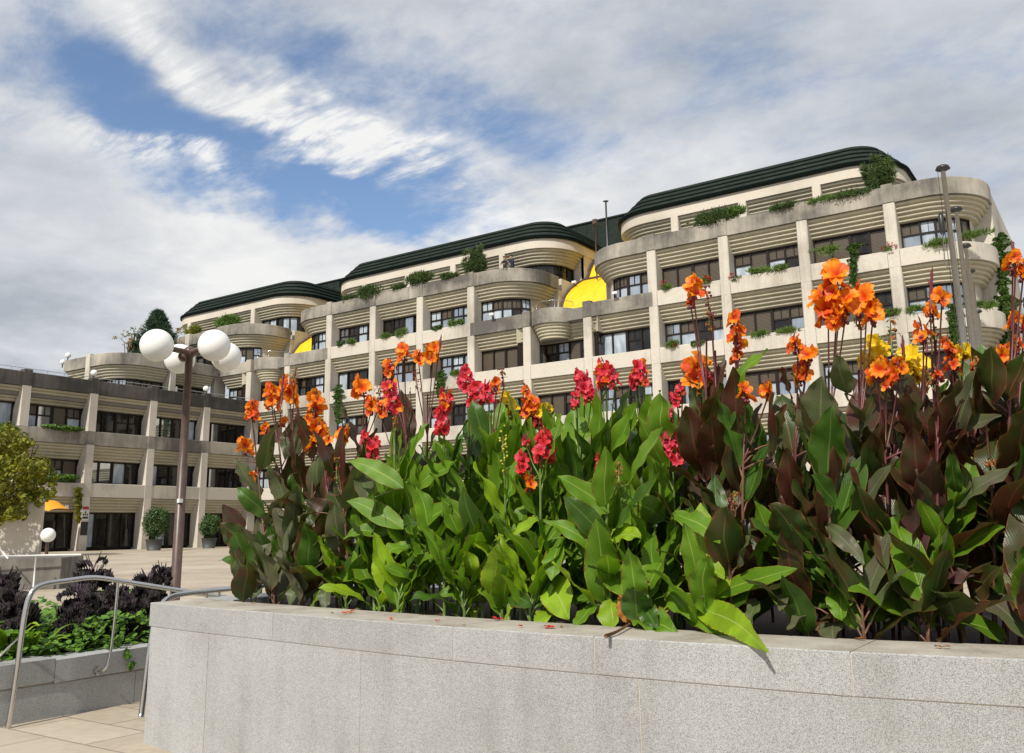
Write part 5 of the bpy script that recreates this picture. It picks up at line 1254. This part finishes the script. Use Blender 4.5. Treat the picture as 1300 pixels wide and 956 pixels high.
# the leafy mass: plants without flowers
def toppx(x):
    T = [(280, 650), (330, 610), (380, 575), (450, 560), (520, 555), (560, 545), (620, 515), (700, 505), (750, 505), (830, 500), (900, 515), (960, 505), (1050, 500), (1100, 515), (1200, 475), (1300, 430), (1500, 400), (1700, 400)]
    for (a, b_), (c, d) in zip(T, T[1:]):
        if x <= c: return b_+(d-b_)*max(0, (x-a))/(c-a)
    return 440
GG = 'flowerless green cannas of the leafy mass'; GB = 'flowerless bronze cannas of the leafy mass'; GL = 'flowerless dark green cannas at the left end'
s_id = 1000
for row, (v, dx_, hh) in enumerate(((.10, .42, .38), (.32, .26, .66), (.58, .25, .88), (.90, .25, 1.0), (1.3, .28, 1.06), (1.75, .34, 1.08))):
    x = -6.75+row*.1
    while x < 1.8:
        s_id += 1; rr = random.Random(s_id)
        X = x+rr.uniform(-.08, .08); Y = fy(X)+BED+v+rr.uniform(-.08, .08); x += dx_
        if Y > 7.6: continue
        # photo column of this spot
        dd = Vector((X, Y, 1.0))-EYE; D = dd.dot(CF); pxx = 650+F*dd.dot(CR)/D
        if pxx > 1650 or pxx < 300: continue
        base_z = ZT-.07
        ty = toppx(pxx); topz = onY(pxx, ty, Y).z
        ht = (topz-base_z)*hh*rr.uniform(.78, 1.0)-.34
        ht = max(.25, ht)
        P = Vector((X, Y, base_z+ht)); q = P-EYE; Dq = q.dot(CF); px_, py_ = 650+F*q.dot(CR)/Dq, 433.5-F*q.dot(CU)/Dq
        edge = rr.uniform(-30, 30)
        if pxx+edge < 445: mix, gp, lb = ('kdsk' if row > 0 else 'sdsk'), GL, 'dark green canna without flowers among others at the left end of the planter'
        elif pxx+edge < 870: mix, gp, lb = ('ggdg' if row > 0 else 'ggyd'), GG, 'green leaved canna without flowers in the crowded middle of the planter'
        else: mix, gp, lb = ('bkdkpb' if row > 1 else 'kdbsgk'), GB, 'bronze leaved canna without flowers in the crowded right half of the planter'
        canna(px_, py_, Y-fy(X)-BED, mix, lb, s_id, auto=7 if row < 3 else 6, group=gp, lowz=.08 if row < 3 else .3)
# things lying on the coping
def scrap(name, lb, px, py, size, mat, seed, cat, n=3):
    p = onZ(px, py, ZT+.004); rr = random.Random(seed); b = MB()
    for i in range(n):
        g = rr.uniform(0, 6.28); petal(b, p+Vector((0, 0, .004)), Vector((math.cos(g), math.sin(g), rr.uniform(.1, .6))), Vector((0, 0, 1)), size*rr.uniform(.6, 1), size*.5, M[mat], rr, .6)
    o = b.build(name, None, p); tag(o, lb, cat)
for i, a in enumerate(((446, 777, .05, 'oranged', 'left orange red petal of the pair lying on the coping', 4), (439, 779, .05, 'oranged', 'orange red petals touching on the coping below the dark cannas', 5), (421, 778, .035, 'dried', 'brown petal scrap on the coping just left of the orange petals', 2), (498, 786, .04, 'oranged', 'flat orange petal at the coping edge under the yellow green leaf', 2),
        (555, 789, .035, 'red', 'small red petal alone on the coping left of centre', 2), (561, 781, .03, 'dried', 'tiny rust scrap at the back of the coping left of centre', 2), (587, 794, .035, 'dried', 'brown scrap on the coping left of the standing red blossom', 2), (630, 787, .055, 'red', 'upright fallen red blossom on the coping', 5),
        (663, 796, .04, 'red', 'flat red petal on the coping between two fallen blossoms', 2), (698, 797, .055, 'red', 'fallen scarlet blossom on the coping beneath the broad yellow green leaf', 5), (711, 796, .03, 'dried', 'brown petal scrap beside the fallen scarlet blossom', 2),
        (1090, 812, .05, 'dried', 'withered brown leaf scrap on the coping at right', 4), (1195, 823, .05, 'dried', 'long rust brown scrap on the coping near the right edge', 2), (322, 766, .035, 'dried', 'rust scrap under the leaves at the left end of the coping', 3), (336, 770, .02, 'dried', 'tiny dark scrap on the coping at the left end', 1), (1040, 800, .03, 'dried', 'brown crumb on the coping between the dark stalks', 2))):
    scrap('fallen_petal', a[4], a[0], a[1], a[2], a[3], 60+i, 'petal', a[5])
# withered rolled leaf with a crumpled green one
e = empty('withered_leaf', onZ(795, 800, ZT), 'curled rust brown canna leaf drooping onto the coping', 'leaf')
b = MB(); a0 = onrow(803, 790, .02); a1 = onrow(785, 758, -.02)
leaf(b, a0, a1, .10, L['w'], .02, Vector((-.3, -1, .4)), .9, .008, 5); leaf(b, a1+Vector((0, 0, .012)), onrow(818, 766, -.03), .07, L['w'], .03, Vector((0, -.6, 1)), .6, .008, 6)
b.build('blade', e); b = MB(); b.tube([onZ(769, 808, ZT+.012), onZ(783, 802, ZT+.02), a0], [.012, .008, .006], M['stalkd'], 7); b.build('stem', e)
e = empty('fallen_leaf', onZ(840, 800, ZT), 'crumpled green canna leaf lying on the coping beside the withered one', 'leaf')
b = MB(); leaf(b, onrow(803, 785, -.02), onrow(860, 805, -.12), .17, L['g'], .05, Vector((-.2, -.8, 1)), .4, .02, 9); leaf(b, onrow(812, 770, .0), onrow(835, 800, -.1), .12, L['d'], .03, Vector((.2, -.9, .6)), .5, .02, 10); b.build('blade', e)

# ------------------------------------------------------------------ kale bed on the left
b = MB(); b.add([(-18, 2.6, -.25), (-9.6, 2.6, -.25), (-9.6, 8.29, -.25), (-18, 8.29, -.25)], [(0, 1, 2, 3)], M['soil']); o = struct(b.build('bed_soil'))
def kale(px, py, D, w, h, seed, lb):
    """purple curly kale: stem with frilled leaves arching out"""
    c = onX(px, py, -D); rr = random.Random(seed); base = Vector((c.x, c.y, -.25))
    e = empty('kale', base, lb, 'kale'); sm = MB(); lm = MB()
    top = c.z+h*.25
    sm.tube([base, base+Vector((0, 0, top-base.z))], [.022, .014], M['kalestem'], 8)
    for i in range(44):
        t = rr.uniform(.25, 1.0); g = i*2.4+seed; s0 = base+Vector((0, 0, (top-base.z)*t))
        ln = w*rr.uniform(.6, 1.05)*(1.15-.5*t); hz = Vector((math.cos(g), math.sin(g), 0))
        rise = rr.uniform(.0, .45)*ln+.10*t; 
        mid = s0+hz*ln*.55+Vector((0, 0, rise+.06)); tip = s0+hz*ln+Vector((0, 0, rise-.08-.10*(1-t)))
        sm.tube([s0, s0.lerp(mid, .6), mid], [.008, .006, .004], M['kalestem'], 5)
        # frilled blade
        side = hz.cross(Vector((0, 0, 1))); nu, nv = 12, 12; vs = []
        for a in range(nu+1):
            q = a/nu; p = s0.lerp(mid, .35)*(1-q)**2+mid*2*q*(1-q)+tip*q*q
            ww = ln*.40*math.sin(math.pi*(.10+.72*q))**.6
            for k in range(nv+1):
                u = k/nv*2-1
                fr = max(abs(u)**2, max(0, q-.6)*2)*(.034*math.sin(38*q+9*u+seed)+.022*math.sin(61*q-13*u))+.010*math.sin(23*u+31*q)
                vs.append(p+side*(u*ww)+Vector((0, 0, -.3*abs(u)*ww+fr))+hz*fr*.6)
        lm.add(vs, [(a*(nv+1)+k, a*(nv+1)+k+1, (a+1)*(nv+1)+k+1, (a+1)*(nv+1)+k) for a in range(nu) for k in range(nv)], M['kale'])
    sm.build('stalk', e); lm.build('leaves', e)
for i, a in enumerate(((4, 745, 10.4, .30, .3, 'purple kale cut by the left edge of the photo'), (22, 775, 10.1, .28, .3, 'dark kale low beside the rail bend at far left'), (118, 730, 10.8, .34, .3, 'tallest dark purple kale, behind the highest point of the handrail'), (100, 765, 10.15, .32, .35, 'broad dark kale below the left part of the handrail'),
        (186, 745, 10.4, .26, .25, 'dark kale touching the lamp post side of the bed'), (150, 762, 10.3, .26, .25, 'dark kale between the handrail post and the planter corner'), (95, 790, 9.95, .24, .25, 'low frilly kale just above the stone edge'), (165, 782, 9.95, .24, .25, 'small kale in the corner beside the granite planter'), (205, 735, 10.9, .22, .25, 'dark kale half hidden behind the planter corner'))):
    kale(*a[:5], 70+i, a[5])
# leafy ground cover between the kale
b = MB(); rr = random.Random(5)
vs = []; fs = []
for i in range(8000):
    X = rr.uniform(-13.5, -9.5); Y = rr.uniform(4.3, 8.2)
    hm = .34+.45*noise.noise(Vector((X*1.3, Y*1.3, 3)))
    if X > -9.62: hm = min(hm, .18)
    z = -.25+rr.uniform(0, 1)**.7*max(.06, hm); g = rr.uniform(0, 6.28); s = rr.uniform(.025, .055)
    n_ = Vector((rr.uniform(-.6, .6), rr.uniform(-.9, .2), 1)).normalized(); a = n_.orthogonal().normalized(); a.rotate(Matrix.Rotation(g, 3, n_)); c = n_.cross(a); o = len(vs); p = Vector((X, Y, z))
    ring = [p+a*(s*math.cos(k*1.047))+c*(s*math.sin(k*1.047)*.85) for k in range(6)]
    vs += ring; fs.append(tuple(range(o, o+6)))
b.add(vs, fs, M['bedleaf']); o = b.build('ground_cover'); tag(o, 'low green leafy ground cover growing between the dark kale plants', 'plants'); o['kind'] = 'stuff'
def grass(lb, px, py, D, n, ln, seed):
    c = onX(px, py, -D); rr = random.Random(seed); b = MB(); base = Vector((c.x, c.y, -.25)); e = empty('leafy_plant', base, lb, 'plant')
    for i in range(n):
        g = rr.uniform(0, 6.28); hz = Vector((math.cos(g), math.sin(g), 0)); l_ = ln*rr.uniform(.6, 1.1)
        s0 = base+hz*.05; mid = s0+hz*l_*.3+Vector((0, 0, l_*.9)); tip = s0+hz*l_*.9+Vector((0, 0, l_*.7))
        leaf(b, s0, tip, l_*.10, L['g' if i % 3 else 'y'], (mid-s0.lerp(tip, .5))*1.0, Vector((0, -.5, 1)), .2, .003, seed*9+i, 8)
    b.build('leaves', e)
grass('bright strappy green plant at the left edge beside the kale', 8, 800, 9.9, 30, .55, 3)
grass('bright green arching leaves left of the handrail upright', 48, 806, 9.85, 22, .42, 4)
# trailing leaves over the low wall
b = MB(); e = empty('trailing_plant', (-9.45, 6.0, -.2), 'bright green leafy shoots trailing over the low stone wall', 'plant')
for (x, y, z, r_) in ((-9.5, 5.95, .0, .16), (-9.4, 6.05, -.12, .10), (-9.22, 6.08, -.24, .06), (-9.17, 6.12, -.36, .05), (-9.6, 5.75, .05, .16), (-9.6, 6.35, .1, .16)):
    clump(b, (x, y, z), (r_, r_, r_), 60, .055, M['bedleaf'], 'leaf', int(x*100+z*50))
b.build('leaves', e)

# ------------------------------------------------------------------ world and sun
SUN_EL, SUN_AZ = 44, 173   # degrees; azimuth measured from +Y clockwise seen from above
world = bpy.data.worlds.new('World'); scene.world = world; world.use_nodes = True
nt = world.node_tree; bg = nt.nodes['Background']; out = nt.nodes['World Output']
sky = nt.nodes.new('ShaderNodeTexSky'); sky.sky_type = 'NISHITA'; sky.sun_disc = False
sky.sun_elevation = R(SUN_EL); sky.sun_rotation = R(SUN_AZ); sky.dust_density = .6; sky.ozone_density = 2.5
nt.links.new(sky.outputs[0], bg.inputs[0]); bg.inputs[1].default_value = .14
tc = nt.nodes.new('ShaderNodeTexCoord'); sp = nt.nodes.new('ShaderNodeSeparateXYZ'); nt.links.new(tc.outputs['Generated'], sp.inputs[0])
az = mth(nt, 'MULTIPLY', mth(nt, 'ARCTAN2', sp.outputs[0], sp.outputs[1]), 57.2958)
el = mth(nt, 'MULTIPLY', mth(nt, 'ARCSINE', sp.outputs[2]), 57.2958)
def azel(x, y):
    d = ray(x, y).normalized(); return math.degrees(math.atan2(d.x, d.y)), math.degrees(math.asin(d.z))
# cloud-plane coordinates
dz = mth(nt, 'ADD', mth(nt, 'MAXIMUM', sp.outputs[2], 0), .16)
cx_ = mth(nt, 'DIVIDE', sp.outputs[0], dz); cy_ = mth(nt, 'DIVIDE', sp.outputs[1], dz)
cmb = nt.nodes.new('ShaderNodeCombineXYZ'); nt.links.new(cx_, cmb.inputs[0]); nt.links.new(cy_, cmb.inputs[1])
def cn(scale, detail, rough, dist, rot=0, st=(1, 1, 1), off=(0, 0, 0)):
    mp = nt.nodes.new('ShaderNodeMapping'); nt.links.new(cmb.outputs[0], mp.inputs[0])
    mp.inputs['Rotation'].default_value = (0, 0, R(rot)); mp.inputs['Scale'].default_value = st; mp.inputs['Location'].default_value = off
    return nz(nt, mp.outputs[0], scale, detail, rough, dist)
warp = mth(nt, 'SUBTRACT', cn(2.2, 4, .6, .4), .5)
warp2 = mth(nt, 'SUBTRACT', cn(2.6, 4, .6, .4, off=(5, 3, 0)), .5)
azw = mth(nt, 'ADD', az, mth(nt, 'MULTIPLY', warp, 13)); elw = mth(nt, 'ADD', el, mth(nt, 'MULTIPLY', warp2, 9))
def blob(x, y, lx, ly, ang, amp, A=None, E_=None):
    """soft cloud or clear patch: centre, half lengths (degrees), tilt"""
    a0, e0 = azel(x, y); A = A or azw; E_ = E_ or elw
    ca, sa = math.cos(R(ang)), math.sin(R(ang))
    dx_ = mth(nt, 'SUBTRACT', A, a0); dy_ = mth(nt, 'SUBTRACT', E_, e0)
    p = mth(nt, 'DIVIDE', mth(nt, 'ADD', mth(nt, 'MULTIPLY', dx_, ca), mth(nt, 'MULTIPLY', dy_, sa)), lx)
    q = mth(nt, 'DIVIDE', mth(nt, 'SUBTRACT', mth(nt, 'MULTIPLY', dy_, ca), mth(nt, 'MULTIPLY', dx_, sa)), ly)
    r2 = mth(nt, 'ADD', mth(nt, 'MULTIPLY', p, p), mth(nt, 'MULTIPLY', q, q))
    return mth(nt, 'MULTIPLY', mth(nt, 'EXPONENT', mth(nt, 'MULTIPLY', r2, -1)), amp)
fine = cn(4.2, 11, .66, .15, rot=35, st=(1, 1.45, 1))
wisp = cn(6.5, 11, .68, .5, rot=62, st=(.7, 2.6, 1))
d = mth(nt, 'ADD', .78, mth(nt, 'MULTIPLY', mth(nt, 'SUBTRACT', fine, .5), 1.5))
for a in ((400, 235, 13, 3.8, -12, -1.10), (150, 125, 6, 2.4, -25, -.48), (350, 65, 8, 2.4, -18, -.50), (560, 250, 7, 2.4, -12, -.60), (215, 250, 5, 2.2, 0, -.40), (690, 170, 9, 3, -20, -.42), (560, 120, 8, 2.5, -25, -.25), (900, 60, 14, 4, -15, -.22), (60, 60, 8, 3, -15, -.08), (1150, 170, 12, 5, 0, -.18)):
    d = mth(nt, 'ADD', d, blob(*a))
# bright streaks and the cumulus bank
st_ = blob(310, 115, 13, 1.5, -23, .62); st2 = blob(200, 190, 6, 1.1, -6, .6); st3 = blob(460, 165, 7, 1.1, -14, .5)
stw = mth(nt, 'MULTIPLY', mth(nt, 'ADD', mth(nt, 'ADD', st_, st2), st3), mth(nt, 'POWER', mth(nt, 'MULTIPLY', wisp, 1.95), 2.6))
cum = mth(nt, 'MULTIPLY', blob(430, 330, 26, 4.5, 4, .75), mth(nt, 'ADD', .5, fine))
d = mth(nt, 'ADD', mth(nt, 'ADD', d, stw), cum)
mask = N(nt, 'ShaderNodeMapRange', interpolation_type='SMOOTHSTEP'); nt.links.new(d, mask.inputs[0]); mask.inputs[1].default_value = -.10; mask.inputs[2].default_value = .84
shade = cn(2.4, 10, .60, .1, off=(2, 7, 0))
bright = mth(nt, 'ADD', mth(nt, 'ADD', mth(nt, 'MULTIPLY', shade, 1.25), mth(nt, 'MULTIPLY', stw, .50)), blob(480, 340, 24, 6, 3, .34))
bright = mth(nt, 'ADD', bright, blob(20, 300, 9, 4, 0, -.10))
bright = mth(nt, 'ADD', bright, blob(20, 430, 10, 3.5, 0, -.14))
bright = mth(nt, 'ADD', bright, blob(1150, 150, 24, 12, 0, -.10))
cc = ramp(nt, bright, [(.36, (.42, .46, .515)), (.58, (.57, .60, .645)), (.80, (.72, .735, .755)), (1.0, (.88, .88, .87))])
bg2 = nt.nodes.new('ShaderNodeBackground'); nt.links.new(cc, bg2.inputs[0]); bg2.inputs[1].default_value = .95
mx = nt.nodes.new('ShaderNodeMixShader'); nt.links.new(mask.outputs[0], mx.inputs[0]); nt.links.new(bg.outputs[0], mx.inputs[1]); nt.links.new(bg2.outputs[0], mx.inputs[2])
nt.links.new(mx.outputs[0], out.inputs[0])
sd = bpy.data.lights.new('sun', 'SUN'); sd.energy = 4.4; sd.angle = R(1.0); sd.color = (1, .94, .84)
so = bpy.data.objects.new('sun', sd); COL.objects.link(so)
dirv = Vector((math.sin(R(SUN_AZ))*math.cos(R(SUN_EL)), math.cos(R(SUN_AZ))*math.cos(R(SUN_EL)), math.sin(R(SUN_EL))))
so.rotation_euler = dirv.to_track_quat('Z', 'Y').to_euler(); so.location = (0, -20, 40)
